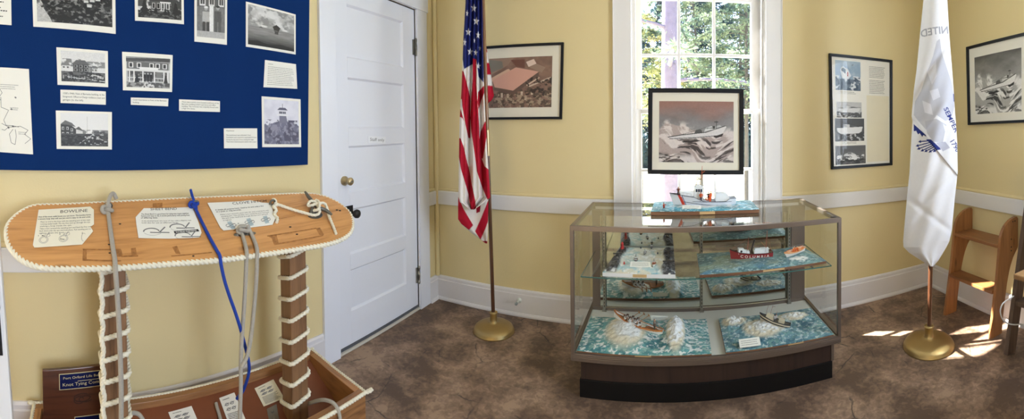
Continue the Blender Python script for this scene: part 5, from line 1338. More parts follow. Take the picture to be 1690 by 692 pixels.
def hull(mb, L, B, sheer, keel, colf, deckc, stern=.7, fine=1.6, drop=.12, nt=60, nk=14, flare=.55, rake=.12, inside=None):
    """bow at x = 0 pointing to -x, stern at x = L; colf(t, k, side) gives the paint"""
    t = np.linspace(0, 1, nt)
    hb = B / 2 * np.minimum(1, (1 - (1 - np.clip(t / .45, 0, 1)) ** fine)) * (1 - (1 - stern) * np.clip((t - .55) / .45, 0, 1) ** 2)
    zs = np.array([sheer(x) for x in t]); zk = np.array([keel(x) for x in t])
    k = np.linspace(0, 1, nk)
    def pts(sgn):
        Y = sgn * hb[:, None] * (k[None, :] ** flare); Z = zk[:, None] + (zs - zk)[:, None] * k[None, :]
        X = L * t[:, None] + rake * L * (1 - k[None, :]) * (1 - t[:, None]) ** 3
        return np.stack([X + 0 * Y, Y, Z], -1)
    for sg in (-1, 1):
        P = pts(sg); C = np.array([[colf(a, q, sg) for q in k] for a in t]); mb.grid(P, 0, C)
    A, Bp = pts(-1), pts(1)
    mb.add(np.vstack([A[-1], Bp[-1][::-1]]), [tuple(range(2 * nk))], 0, False, colf(1, .6, -1))
    dz = (zs - zk) * drop
    DP = np.stack([np.stack([L * t, -hb * .94, zs - dz], -1), np.stack([L * t, hb * .94, zs - dz], -1)], 1); mb.grid(DP, 0, np.tile(deckc, (nt, 2, 1)))
    if inside is not None:                               # open boat: inner sides
        for sg in (-1, 1):
            Q = np.stack([np.stack([L * t, sg * hb * .94, zs - dz], -1), np.stack([L * t, sg * hb, zs], -1)], 1); mb.grid(Q, 0, np.tile(inside, (nt, 2, 1)))
    def surf(tt, kk, sg=-1):
        h = np.interp(tt, t, hb); return np.array([L * tt + rake * L * (1 - kk) * (1 - tt) ** 3, sg * h * kk ** flare, np.interp(tt, t, zk) + (np.interp(tt, t, zs) - np.interp(tt, t, zk)) * kk])
    return surf
def figure(mb, p, h, coat, legs=c3(40, 42, 60), skin=c3(206, 150, 120), hat=None, arm=0.0, yaw=0.0, sit=False):
    """a small painted model sailor"""
    p = np.array(p, float); c, s = math.cos(yaw), math.sin(yaw)
    def W(x, y, z): return p + np.array([x * c - y * s, x * s + y * c, z]) * h
    hip = .28 if sit else .47
    for sx in (-1, 1):
        if sit: mb.tube([W(sx * .07, 0, hip), W(sx * .08, -.24, hip), W(sx * .08, -.26, 0)], [.075 * h, .065 * h, .05 * h], 7, col=legs)
        else: mb.tube([W(sx * .06, 0, hip), W(sx * .075, 0, .24), W(sx * .08, 0, 0)], [.08 * h, .062 * h, .05 * h], 7, col=legs)
        sh = hip + .34
        mb.tube([W(sx * .15, 0, sh), W(sx * .20, -.06 - .1 * arm, sh - .17 + .12 * arm), W(sx * .16, -.14 - .16 * arm, sh - .28 + .28 * arm)], [.055 * h, .045 * h, .036 * h], 7, col=coat)
        mb.ball(W(sx * .16, -.15 - .17 * arm, sh - .29 + .29 * arm), .04 * h, col=skin, n=6)
    z0 = hip
    mb.lathe([(.10 * h, z0 * h - .03 * h), (.125 * h, z0 * h + .02 * h), (.13 * h, (z0 + .2) * h), (.15 * h, (z0 + .32) * h), (.10 * h, (z0 + .38) * h), (.045 * h, (z0 + .41) * h), (.045 * h, (z0 + .44) * h)], p, 12, col=coat)
    mb.ball(W(0, -.01, hip + .50), .085 * h, col=skin, n=8, sq=(.88, .95, 1.12))
    mb.ball(W(0, -.09, hip + .49), .018 * h, col=skin, n=5)
    mb.ball(W(0, .012, hip + .54), .088 * h, col=hat or c3(60, 44, 34), n=7, sq=(.95, .98, .85))
def card_on(root, pts, th=.002, label=None, seed=1, n=3, mt=None, name='caption_card'):
    fn = quadmap(pts); m = MB(); slab(m, fn, th); greek(m, fn, .1, .92, .16, .86, n, 1, seed, .34, .0005, .1); return m.build(name, mt or [PAPER, GREYINK], root, label=label)
def foamcol(U, V, base, fu, fv, thr, seed=0, k2=.06): 
    n = fbm(U * fu + seed, V * fv + seed * 2.3, 5); return lerp(base, FOAM, sstep(thr, thr + k2, n))
def bump(U, V, u, v, ru, rv): return np.exp(-(((U - u) / ru) ** 2 + ((V - v) / rv) ** 2))
DG = 'model boat sea scenes in and on the display case'

# ---------- A: patrol boat on top of the case
ta = thing('boat_diorama', 'model white patrol boat with red stripe on blue sea, standing on the glass case top', 'model', (.25, 2.46, ZT), DG)
def hA(U, V): return .006 * fbm(U * 14, V * 8) + .008 * bump(U, V, .36, .5, .2, .22) + .006 * bump(U, V, .75, .5, .2, .2) + .004 * fbm(U * 40, V * 26)
def cA(U, V, H):
    n = fbm(U * 9, V * 6 + 3); c = lerp(c3(70, 160, 184), c3(56, 118, 132), sstep(.35, .65, n)); w = sstep(.5, 1, bump(U, V, .5, .45, .38, .3) * 1.5 * fbm(U * 16, V * 12 + 7) * 1.7)
    c = lerp(c, c3(150, 140, 108), sstep(.3, .8, bump(U, V, .42, .42, .25, .22)) * .6); c = lerp(c, FOAM, w * .9); c = lerp(c, c3(206, 232, 240), sstep(.60, .65, fbm(U * 44, V * 32 + 2)) * .7); return c
pA = sea_scene(ta, [(-.078, 2.315), (.572, 2.30), (.585, 2.60), (-.062, 2.62)], ZT + .0005, .022, hA, cA, plate=(.445, .585))
zw = ZT + .026; LA = .418; M_A = xf((.035, 2.455, zw), 0)
def shA(t):
    return float(np.interp(t, [0, .12, .36, .50, .56, .84, .90, 1], [.084, .077, .064, .036, .033, .031, .050, .051]))
def colA(t, k, sg):
    z = -.004 + (shA(t) + .004) * k
    if k > .94: return c3(40, 44, 62)
    s = .115 + (1 - k) * .05
    if s < t < s + .052: return c3(206, 66, 48)
    if s + .058 < t < s + .070: return c3(40, 60, 120)
    if abs(z - (.030 - .055 * (t - .2) if t < .75 else 0.0)) < .0018 and .16 < t: return c3(46, 52, 74)
    if abs(z - (.034 - .01 * (t - .3))) < .0015 and .33 < t < .93: return c3(46, 52, 74)
    if z < .003: return c3(40, 46, 70)
    return c3(222, 226, 234)
m = MB(); m.M = M_A; sfA = hull(m, LA, .105, shA, lambda t: -.005, colA, c3(150, 156, 166), stern=.82, nt=260, nk=80, rake=.07, flare=.45)
hA_ = m.build('model_ship', PAINTED, ta, label='white hull with a slanted red stripe', flipfix=False)
m = MB(); m.M = M_A
m.box(.068, .155, -.028, .028, .062, .092); m.build('trunk_cabin', [paint('model_white', (232, 236, 240), .45, var=.02)], hA_, bevel=.004); MW = MATS['model_white']
m = MB(); m.M = M_A
m.hexa([(.150, -.034, .04), (.212, -.034, .04), (.212, .034, .04), (.150, .034, .04), (.156, -.031, .120), (.206, -.031, .120), (.206, .031, .120), (.156, .031, .120)]); m.box(.152, .212, -.036, .036, .120, .124); m.box(.165, .198, -.02, .02, .124, .133)
ph = m.build('pilothouse', MW, hA_, bevel=.002)
m = MB(); m.M = M_A
for k in range(3): m.box(.163 + k * .0145, .174 + k * .0145, -.0345, -.0335, .092, .110)
m.build('cabin_windows', paint('dark_model_window', (44, 56, 76), .2, var=.05), ta)
m = MB(); m.M = M_A
pr = [(.288, .030), (.288, .076), (.292, .081), (.345, .081), (.362, .074), (.370, .060), (.376, .050), (.376, .030)]
m.prism([(x, -.034, z) for x, z in pr], (0, 1, 0), .068); m.build('aft_house', MW, hA_, bevel=.002)
m = MB(); m.M = M_A
for a, b in (((.168, -.012), (.176, -.004)), ((.168, .012), (.176, .004)), ((.192, -.012), (.186, -.004)), ((.192, .012), (.186, .004))): m.tube([(a[0], a[1], .133), (b[0], b[1], .165)], .0014, 6)
m.box(.170, .203, -.012, .012, .165, .168); m.tube([(.174, 0, .168), (.174, 0, .190)], .0022, 6); m.tube([(.168, -.008, .182), (.184, -.008, .179)], .0018, 6); m.ball((.186, 0, .174), .005, n=6); m.ball((.196, 0, .172), .0035, n=6); m.tube([(.168, 0, .150), (.196, 0, .150)], .0013, 6)
m.tube([(.162, -.026, .124), (.162, -.026, .143)], .0012, 6); m.tube([(.206, .02, .124), (.206, .02, .132)], .003, 6)
m.build('radar_mast', paint('model_mast_metal', (150, 140, 120), .4, .5, var=.1), hA_)
m = MB(); m.M = M_A; m.tube([(.203, 0, .160), (.207, 0, .25)], .0014, 6); m.tube([(.206, 0, .205), (.224, 0, .219)], .001, 6); m.build('orange_antenna', paint('orange_model_paint', (206, 92, 48), .5, var=.06), hA_, label='thin orange aerial')
m = MB(); m.M = M_A
for sg in (-1, 1):
    R = [sfA(t, 1, sg) * (1, .92, 1) + (0, 0, .016) for t in (.03, .08, .14, .2, .26, .32)]
    m.tube(R, .0006, 5)
    for q in R: m.tube([q, q - (0, 0, .016)], .0006, 5)
m.build('bow_railing', STEEL, hA_)
ORG, DKB = c3(226, 96, 40), c3(44, 44, 58)
for (x, y, z, h, coat, lg, arm, yw) in ((.056, -.006, .066, .052, c3(110, 56, 40), c3(60, 60, 70), .9, 0), (.194, -.046, .036, .055, c3(196, 88, 44), DKB, .1, .2), (.252, -.036, .030, .052, ORG, ORG, .8, .3), (.244, -.018, .030, .056, c3(70, 60, 58), DKB, .4, -.4), (.262, .01, .030, .056, c3(224, 110, 60), DKB, .2, 1)):
    m = MB(); q = M_A[:3, :3] @ np.array((x, y, z)) + M_A[:3, 3]; figure(m, q, h, coat, lg, arm=arm, yaw=yw); m.build('crew_figure', PAINTED, ta, flipfix=False)
m = MB(); m.M = M_A; a_ = np.linspace(0, 2 * PI, 25)[:-1]; m.tube([(.232 + .008 * math.cos(t), -.047, .050 + .008 * math.sin(t)) for t in a_], .003, 8, True); m.build('life_ring', MATS['orange_model_paint'], ta)
m = MB(); q = pA(.115, .22); figure(m, q - np.array((0, 0, .016)), .045, c3(170, 60, 40), c3(120, 50, 36), arm=1.0, yaw=.8); m.build('swimmer_figure', PAINTED, ta, flipfix=False, label='small red figure in the water')
q = on(1, 2.345, 1126, 345); q2 = on(1, 2.345, 1157, 345)
card_on(ta, [(q[0], 2.352, zw + .022), (q2[0], 2.35, zw + .022), (q2[0], 2.342, zw - .002), (q[0], 2.344, zw - .002)], seed=4, n=2)

# ---------- B: river bar with two black rock jetties
tb = thing('harbor_diorama', 'white-edged model of a river mouth between black rock jetties on the upper glass shelf', 'model', (-.13, 2.32, ZS), DG)
def jet(U, V): return np.maximum(sstep(.20, .15, U - .02 * np.sin(V * 9)) * sstep(.0, .03, V), sstep(.80, .85, U + .02 * np.sin(V * 11)))
def hB(U, V):
    j = jet(U, V); return .007 * fbm(U * 7, V * 7) + .004 * fbm(U * 22, V * 22) + j * (.006 + .022 * vnoise(U * 30, V * 34) * vnoise(U * 13 + 4, V * 15))
def cB(U, V, H):
    n = fbm(U * 6 + 2, V * 6); c = lerp(c3(226, 224, 214), c3(178, 204, 206), sstep(.42, .62, n)); c = lerp(c, CREAMF, sstep(.5, .62, fbm(U * 4 + 9, V * 5)) * .8)
    c = lerp(c, c3(120, 176, 192), sstep(.58, .66, fbm(U * 12, V * 8 + 5)) * sstep(.3, .0, V) * .9); c = lerp(c, FOAM, sstep(.6, .66, fbm(U * 18 + 3, V * 18)) * .9)
    j = jet(U, V); rk = lerp(c3(38, 38, 42), c3(104, 104, 108), sstep(.55, .75, vnoise(U * 40, V * 46))); c = c * (1 - j[..., None]) + rk * j[..., None]
    c = lerp(c, FOAM, sstep(.55, .7, vnoise(U * 26 + 5, V * 28)) * sstep(.12, .0, V) * j); return c
corB = [(-.335, 2.098), (.060, 2.088), (.064, 2.545), (-.292, 2.552)]
pB = sea_scene(tb, corB, ZS + .0005, .022, hB, cB, 130, 130, WHITEB, plate=(.42, .61))
def tug(root, loc, L, yaw, hullc, housec, funnel=None, nm='small_boat', lab=None):
    m = MB(); m.M = xf(loc, yaw)
    hull(m, L, L * .38, lambda t: L * (.16 + .12 * (1 - t) ** 2), lambda t: -L * .03, lambda t, k, s: hullc if k < .9 else c3(200, 200, 200), c3(180, 150, 110), nt=24, nk=6)
    m.box(L * .35, L * .7, -L * .11, L * .11, L * .12, L * .36, 0, housec); m.box(L * .33, L * .72, -L * .13, L * .13, L * .36, L * .39, 0, c3(210, 210, 206)); m.box(L * .345, L * .705, -L * .112, L * .112, L * .25, L * .31, 0, c3(40, 44, 52))
    m.tube([(L * .5, 0, L * .39), (L * .5, 0, L * .62)], L * .02, 6, col=c3(60, 60, 60))
    return m.build(nm, PAINTED, root, flipfix=False, label=lab)
q = pB(.42, .32); tug(tb, q, .070, PI / 2 + .1, c3(40, 40, 46), c3(226, 226, 224), lab='tiny dark tug'); q = pB(.50, .62); tug(tb, q, .054, PI / 2 - .2, c3(70, 74, 84), c3(220, 222, 222), lab='tiny grey boat')
q = pB(.685, .16); tug(tb, q, .066, PI / 2 - .15, c3(232, 226, 214), c3(206, 112, 62), lab='tiny white and orange boat')
q = pB(.60, .90); tug(tb, q, .05, PI / 2, c3(40, 40, 46), c3(190, 190, 190), lab='tiny far boat')
for (u, v, h, s) in ((.245, .27, .018, .005), (.40, .93, .014, .004), (.72, .70, .016, .004)):
    q = pB(u, v); m = MB(); m.lathe([(s, -.002), (s, h * .35), (s * .4, h * .8), (0, h)], q, 10); m.build('buoy', paint('red_buoy' , (186, 40, 44), .5, var=.05) if s > .0045 else MATS['dark_model_window'], tb)
q = pB(.10, .80); m = MB(); m.lathe([(.012, -.004), (.011, .014), (.007, .030), (.0085, .031), (.0085, .036), (.005, .044), (0, .048)], q, 14); m.build('light_tower', MATS['red_buoy'], tb, label='tiny red light tower')
for (u0, u1, v) in ((.02, .16, .50), (.82, .99, .24), (.84, .99, .66)):
    a, b = pB(u0, v), pB(u1, v); z = ZS + .055; m = MB(); m.bar((a[0], a[1], z), (b[0], b[1], z), .006, .006); m.build('marker_bar', INK, tb)
a, b = pB(.36, .20), pB(.64, .20); card_on(tb, [(a[0], a[1] + .018, ZS + .052), (b[0], b[1] + .018, ZS + .052), (b[0] + .006, b[1] - .012, ZS + .031), (a[0] - .004, a[1] - .012, ZS + .031)], seed=7, n=3)

# ---------- C: red ship COLUMBIA and an orange lifeboat
tcn = thing('ship_diorama', 'red-hulled model ship and orange lifeboat on green sea, on the upper glass shelf', 'model', (.56, 2.26, ZS), DG)
def hC(U, V): return .010 * fbm(U * 6, V * 3) + .012 * bump(U, V, .42, .45, .22, .3) + .016 * bump(U, V, .84, .55, .1, .35) + .010 * bump(U, V, .22, .75, .15, .2) + .005 * fbm(U * 30, V * 16)
def cC(U, V, H):
    n = fbm(U * 8, V * 5 + 1); c = lerp(c3(116, 152, 154), c3(84, 120, 126), sstep(.36, .64, n)); c = lerp(c, c3(52, 84, 92), sstep(.58, .63, fbm(U * 44 + 4, V * 26)) * .6); c = lerp(c, c3(150, 158, 130), sstep(.55, .68, fbm(U * 5 + 3, V * 4)) * .6)
    c = lerp(c, c3(70, 130, 176), sstep(.56, .64, fbm(U * 14 + 2, V * 9)) * .35 * sstep(.4, .0, V)); c = lerp(c, c3(214, 230, 230), sstep(.63, .68, fbm(U * 46, V * 28 + 8)) * .4)
    c = lerp(c, FOAM, sstep(.35, .8, bump(U, V, .80, .2, .10, .14) * 1.6 * fbm(U * 30, V * 22))); c = lerp(c, FOAM, sstep(.012, .006, np.abs(V - (.62 - .9 * (U - .86) ** 2 * 6 - .5 * (U - .8)))) * sstep(.80, .84, U) * .8); return c
corC = [(.192, 2.086), (.935, 2.118), (.900, 2.43), (.205, 2.44)]
pC = sea_scene(tcn, corC, ZS + .0005, .016, hC, cC, 170, 80, plate=(.475, .645))
LC = .262; q = on(1, 2.262, 1203, 424); M_C = xf((q[0] + .002, 2.262, ZS + .036), .02, 0.03)
DRED = c3(136, 34, 40)
def shC(t): return float(np.interp(t, [0, .06, .2, .5, .8, 1], [.060, .052, .042, .034, .032, .036]))
def colC(t, k, sg): return c3(44, 34, 34) if k > .93 else (c3(230, 222, 214) if k < .10 else DRED)
m = MB(); m.M = M_C; sfC = hull(m, LC, .062, shC, lambda t: -.012, colC, c3(120, 96, 70), stern=.8, nt=70, nk=30, rake=.04, flare=.32)
hC_ = m.build('model_ship', PAINTED, tcn, label='dark red hull', flipfix=False)
V, f = textmesh('C O L U M B I A', True); V = V.copy(); u = V[:, 0] / V[:, 0].max()
m = MB(); m.M = M_C
VV = np.array([sfC(.23 + a * .68, .40 + b * .34) + (0, -.0011, 0) for a, b in zip(u, V[:, 1])]); m.add(VV, f); m.build('hull_lettering', paint('white_lettering', (236, 232, 226), .6, var=.02), hC_)
m = MB(); m.M = M_C
m.hexa([(.050, -.018, .03), (.108, -.018, .03), (.108, .018, .03), (.05, .018, .03), (.052, -.016, .060), (.085, -.016, .058), (.085, .016, .058), (.052, .016, .060)])
m.hexa([(.085, -.016, .03), (.120, -.016, .03), (.120, .016, .03), (.085, .016, .03), (.085, -.015, .050), (.118, -.015, .044), (.118, .015, .044), (.085, .015, .050)])
m.build('forward_house', MW, hC_, bevel=.001)
m = MB(); m.M = M_C; m.lathe([(.0065, 0), (.0065, .002)], (.068, -.0165, .046), 12, 0, (0, -1, 0)); m.build('porthole', INK, hC_)
m = MB(); m.M = M_C; m.box(.145, .205, -.017, .017, .026, .050); m.box(.150, .190, -.012, .012, .05, .056); m.build('midship_house', MW, hC_, bevel=.002)
m = MB(); m.M = M_C; m.box(.196, .236, -.015, .015, .026, .052); m.box(.190, .240, -.018, .018, .052, .055); m.build('aft_house', MW, hC_, bevel=.001)
m = MB(); m.M = M_C; m.tube([(.128, 0, .03), (.150, 0, .108)], .0055, 12); m.tube([(.1487, 0, .104), (.150, 0, .1085)], .0064, 12); m.build('funnel', paint('black_model_funnel', (34, 32, 36), .4, var=.08), hC_)
RBR = paint('brown_model_mast', (134, 74, 58), .5, var=.1)
for (x, h) in ((.108, .125), (.222, .160)):
    m = MB(); m.M = M_C; m.tube([(x, 0, .03), (x + .006, 0, h)], [.0022, .0014], 8)
    m.tube([(x + .003, -.010, h * .72), (x + .003, .010, h * .72)], .001, 6)
    for y in (-.026, -.018, .018, .026): m.tube([(x + .005, 0, h * .9), (x + (.012 if abs(y) > .02 else -.008), y, .036)], .0005, 5)
    m.build('mast', RBR, hC_)
m = MB(); m.M = M_C; m.tube([(.012, 0, .055), (.112, 0, .118), (.226, 0, .150), (.256, 0, .038)], .0005, 5); m.tube([(.222, 0, .06), (.19, 0, .095)], .0012, 6); m.build('rigging', RBR, hC_)
q = on(1, 2.235, 1294, 425); M_L = xf((q[0] - .008, 2.205, ZS + .036), .42, -.06)
def shL(t): return float(np.interp(t, [0, .15, .5, .85, 1], [.034, .027, .021, .023, .027]))
m = MB(); m.M = M_L; hull(m, .165, .056, shL, lambda t: -.006, lambda t, k, s: c3(226, 138, 78) if k > .86 else c3(232, 226, 224), c3(222, 130, 72), stern=.5, nt=40, nk=14, drop=.25, inside=c3(230, 170, 120))
lb = m.build('lifeboat', PAINTED, tcn, label='white and orange lifeboat', flipfix=False)
m = MB(); m.M = M_L; m.hexa([(.02, -.012, .018), (.05, -.017, .016), (.05, .017, .016), (.02, .012, .018), (.026, -.009, .030), (.046, -.012, .028), (.046, .012, .028), (.026, .009, .030)]); m.box(.108, .130, -.012, .012, .014, .030); m.build('lifeboat_canopy', paint('pale_orange_model', (238, 178, 130), .5, var=.04), lb, bevel=.002)
for x, y in ((.068, -.006), (.088, .006), (.10, -.007)):
    m = MB(); qq = M_L[:3, :3] @ np.array((x, y, .012)) + M_L[:3, 3]; figure(m, qq, .034, c3(232, 120, 56), c3(200, 100, 50), arm=.5, yaw=.4, hat=c3(232, 222, 206), sit=True); m.build('crew_figure', PAINTED, tcn, flipfix=False)

# ---------- D: pulling lifeboat with oarsmen
td = thing('rowboat_diorama', 'model pulling boat with oarsmen climbing a foaming wave, at left on the case floor', 'model', (-.11, 2.2, ZD), DG)
def mD(U, V): return bump(U, V, .34, .52, .16, .42), bump(U, V, .735, .55, .075, .5)
def hD(U, V):
    a, b = mD(U, V); l = vnoise(U * 38, V * 20) * .6 + vnoise(U * 70, V * 38) * .4
    return .006 * fbm(U * 14, V * 7) + a * (.048 + .016 * l) + b * (.034 + .040 * l) + .004 * fbm(U * 40, V * 20)
def cD(U, V, H):
    a, b = mD(U, V); n = fbm(U * 11, V * 6 + 3); c = lerp(c3(104, 166, 168), c3(66, 130, 140), sstep(.40, .60, n)); c = lerp(c, c3(166, 196, 184), sstep(.54, .60, fbm(U * 34, V * 24 + 6)) * .6); c = lerp(c, c3(44, 104, 116), sstep(.58, .64, fbm(U * 40 + 4, V * 30)) * .5)
    c = lerp(c, FOAM, sstep(.575, .62, fbm(U * 40 + 7, V * 30)) * .9); c = lerp(c, FOAM, sstep(.85, .9, np.sin(V * 60 + 4 * fbm(U * 20, V * 4))) * sstep(.8, .84, U) * .7)
    c = lerp(c, CREAMF, sstep(.22, .5, a)); c = lerp(c, FOAM, sstep(.45, .75, a * (.5 + fbm(U * 20, V * 12)))); c = lerp(c, CREAMF, sstep(.25, .5, b)); c = lerp(c, c3(246, 246, 248), sstep(.4, .7, b * (.45 + vnoise(U * 38, V * 20)))); return c
pD = sea_scene(td, [(-.468, 2.036), (.248, 2.036), (.262, 2.412), (-.462, 2.432)], ZD + .0005, .018, hD, cD, 220, 110, plate=(.435, .555))
qb, qs = on(1, 2.335, 1011.5, 513.5), on(1, 2.23, 1094, 541)
dv = qs - qb; LD = float(np.linalg.norm(dv)); yaw = math.atan2(dv[1], dv[0]); pit = -math.asin(dv[2] / LD)
M_D = xf(qb - np.array((0, 0, .030)), yaw, pit, -.22)
OCH = c3(186, 116, 62)
def shD(t): return float(np.interp(t, [0, .1, .3, .6, .9, 1], [.040, .028, .014, .008, .012, .020]))
m = MB(); m.M = M_D; sfD = hull(m, LD, .100, shD, lambda t: -.022 + .02 * (1 - t) ** 4, lambda t, k, s: OCH if k > .86 else c3(232, 230, 228), c3(150, 92, 52), stern=.25, nt=60, nk=22, drop=.3, inside=OCH, rake=.02, flare=.5)
rb_ = m.build('rowing_boat', PAINTED, td, label='white boat, orange-brown inside', flipfix=False)
m = MB(); m.M = M_D
for t in (.28, .38, .48, .58, .7, .84): x = t * LD; m.box(x - .006, x + .006, -.030, .030, .000, .004, 0, c3(170, 104, 58))
m.build('thwarts', PAINTED, rb_, flipfix=False)
for i, (t, y) in enumerate(((.27, -.014), (.29, .014), (.38, -.015), (.40, .015), (.48, -.015), (.50, .015), (.84, 0))):
    m = MB(); qq = M_D[:3, :3] @ np.array((t * LD, y, .0)) + M_D[:3, 3]
    cox = i == 6
    figure(m, qq - np.array((0, 0, .006 if not cox else 0)), .052 if not cox else .060, c3(232, 228, 224) if not cox else c3(120, 110, 100), c3(70, 52, 44) if not cox else c3(58, 66, 60), hat=c3(70, 50, 40) if not cox else c3(150, 140, 124), arm=.6, yaw=yaw + PI / 2, sit=not cox)
    for zz in (.030, .038): m.lathe([(.0080, zz), (.0084, zz + .003), (.0080, zz + .004)], qq - np.array((0, 0, .006)), 10, 0, col=c3(70, 50, 40))
    m.build('crew_figure', PAINTED, td, flipfix=False, label='seated oarsman in a white vest' if not cox else 'standing steersman')
OARC = c3(176, 122, 74)
for i, t in enumerate((.33, .43, .53)):
    for sg in (-1, 1):
        m = MB(); m.M = M_D; x = t * LD
        o = (x + .018, sg * .112, -.055 if sg < 0 else .035); m.tube([(x - .006, sg * .006, .022), (x, sg * .036, .016), o], .0018, 7, col=OARC); m.tube([np.array(o) + (0, -sg * .022, .012), np.array(o), np.array(o) + (0, sg * .012, -.008)], [.002, .0045, .003], 8, col=OARC)
        m.build('oar', PAINTED, td, flipfix=False)
m = MB(); m.M = M_D; m.tube([(LD * .9, 0, .03), (LD * 1.0, .0, .018), (LD * 1.16, .01, -.012)], .0018, 7, col=OARC); m.build('steering_oar', PAINTED, td, flipfix=False)
a, b = on(1, 2.40, 1074.5, 521), on(1, 2.40, 1103, 522); a2, b2 = on(1, 2.40, 1103, 532), on(1, 2.40, 1074.5, 531); card_on(td, [a, b, a2, b2], seed=9, n=3)

# ---------- E: motor lifeboat in breaking surf
te = thing('lifeboat_diorama', 'dark model motor lifeboat in white surf, at right on the case floor', 'model', (.64, 2.2, ZD), DG)
def mE(U, V): return bump(U, V, .40, .50, .19, .26), bump(U, V, .14, .80, .12, .16), bump(U, V, .74, .74, .16, .14)
def hE(U, V):
    a, b, c = mE(U, V); l = vnoise(U * 34, V * 22) * .6 + vnoise(U * 62, V * 40) * .4; return .006 * fbm(U * 12, V * 7) + a * (.020 + .020 * l) + b * (.012 + .034 * l) + c * (.012 + .022 * l) + .003 * fbm(U * 40, V * 24)
def cE(U, V, H):
    a, b, c2_ = mE(U, V); n = fbm(U * 9 + 5, V * 6); c = lerp(c3(116, 160, 174), c3(78, 124, 142), sstep(.40, .60, n)); c = lerp(c, c3(140, 184, 172), sstep(.54, .60, fbm(U * 30, V * 24 + 2)) * .6); c = lerp(c, c3(52, 96, 116), sstep(.57, .63, fbm(U * 38 + 8, V * 28)) * .5); c = lerp(c, c3(218, 230, 230), sstep(.60, .64, fbm(U * 42 + 3, V * 30)) * .7)
    k = np.maximum(np.maximum(a, b), c2_); c = lerp(c, CREAMF, sstep(.2, .45, k * (.6 + .7 * fbm(U * 12, V * 9)))); c = lerp(c, FOAM, sstep(.5, .8, k * (.5 + vnoise(U * 34, V * 22)))); return c
pE = sea_scene(te, [(.325, 2.036), (.948, 2.036), (.945, 2.395), (.338, 2.408)], ZD + .0005, .018, hE, cE, 200, 110, plate=(.555, .70))
qb, qs = on(1, 2.275, 1251, 519), on(1, 2.195, 1303, 537)
dv = qs - qb; LE = float(np.linalg.norm(dv)); yaw = math.atan2(dv[1], dv[0]); pit = -math.asin(dv[2] / LE)
M_E = xf(qb - np.array((0, 0, .020)), yaw, pit, -.2)
def shE(t): return float(np.interp(t, [0, .12, .5, .85, 1], [.034, .028, .022, .023, .027]))
def colE(t, k, s): return c3(60, 62, 66) if k > .84 else (c3(222, 212, 190) if k > .70 else (c3(50, 52, 56) if k > .52 else c3(214, 206, 190)))
m = MB(); m.M = M_E; hull(m, LE, .074, shE, lambda t: -.024, colE, c3(110, 108, 100), stern=.6, nt=50, nk=26, drop=.15, flare=.4)
eb = m.build('motor_lifeboat', PAINTED, te, label='dark grey hull with cream bands', flipfix=False)
m = MB(); m.M = M_E; m.hexa([(.040, -.020, .012), (.095, -.026, .012), (.095, .026, .012), (.040, .020, .012), (.046, -.015, .044), (.086, -.019, .044), (.086, .019, .044), (.046, .015, .044)]); m.box(.122, .160, -.022, .022, .012, .036); m.build('boat_cabin', paint('cream_model_paint', (214, 204, 178), .5, var=.04), eb, bevel=.002)
m = MB(); m.M = M_E
for x, h in ((.040, .085), (.066, .095), (.10, .07)): m.tube([(x, 0, .03), (x, 0, h)], .0009, 6)
m.tube([(.066, 0, .085), (.082, 0, .092)], .0009, 6); m.build('boat_masts', RBR, eb)
for x, y in ((.102, -.012), (.110, .010)):
    m = MB(); qq = M_E[:3, :3] @ np.array((x, y, .012)) + M_E[:3, 3]; figure(m, qq, .040, c3(206, 206, 210), c3(90, 92, 98), arm=.3, yaw=yaw + PI / 2); m.build('crew_figure', PAINTED, te, flipfix=False)
a, b, c_, d_ = on(2, ZD + .062, 1219, 560.5), on(2, ZD + .062, 1253, 556), on(2, ZD + .032, 1256, 570), on(2, ZD + .032, 1221, 574.5)
card_on(te, [a, b, c_, d_], seed=11, n=3)
for sx in (-.03, .03):
    m = MB(); m.tube([(c_ + d_) / 2 + (sx, .004, 0), (c_ + d_) / 2 + (sx, .008, -.016)], .0012, 6); m.build('card_leg', STEEL, te)
# ================================================================== right edge: step ladder, dark trestle, table, cable
LADW = woodmat('warm_ladder_wood', (164, 112, 68), (118, 76, 46), 'Z', 8, .42, .2)
LADS = woodmat('worn_step_wood', (150, 98, 56), (106, 66, 38), 'Y', 8, .45, .15)
t = thing('step_ladder', 'small orange-brown wooden two-step ladder with rounded sides against the right wall', 'ladder', (2.12, 2.03, 0))
prof = [(1.985, 0), (2.105, 0)] + [(2.105 + (2.19 - 2.105) * s ** 1.3 * .75, .40 * s) for s in (.3, .6, .85)] + [(2.178, .415), (2.195, .46), (2.222, .51), (2.255, .548), (2.276, .575), (2.276, .785), (2.262, .803)] + \
       [(2.262 - .18 * math.sin(a), .803 - .15 * (1 - math.cos(a))) for a in np.linspace(.12, PI / 2, 9)] + [(2.075, .60), (2.052, .40), (2.012, .16)]
for y in (1.785, 2.258):
    m = MB(); m.prism([(x, y, z) for x, z in prof], (0, 1, 0), .023); sdn = m.build('side_board', LADW, t, bevel=.003)
    if y < 2:
        for (px, py) in ((1671.5, 366), (1675, 365), (1669, 395), (1669, 408), (1669, 414)):
            p = on(1, y, px, py); m = MB(); m.lathe([(.006, 0), (.006, .001)], (p[0], y, p[2]), 10, 0, (0, -1, 0)); m.build('screw_hole', INK, sdn)
for z, xa, xb in ((.628, 2.078, 2.272), (.318, 2.022, 2.150)):
    m = MB(); m.box(xa, xb, 1.808, 2.258, z - .024, z); m.build('step', LADS, t, bevel=.003)

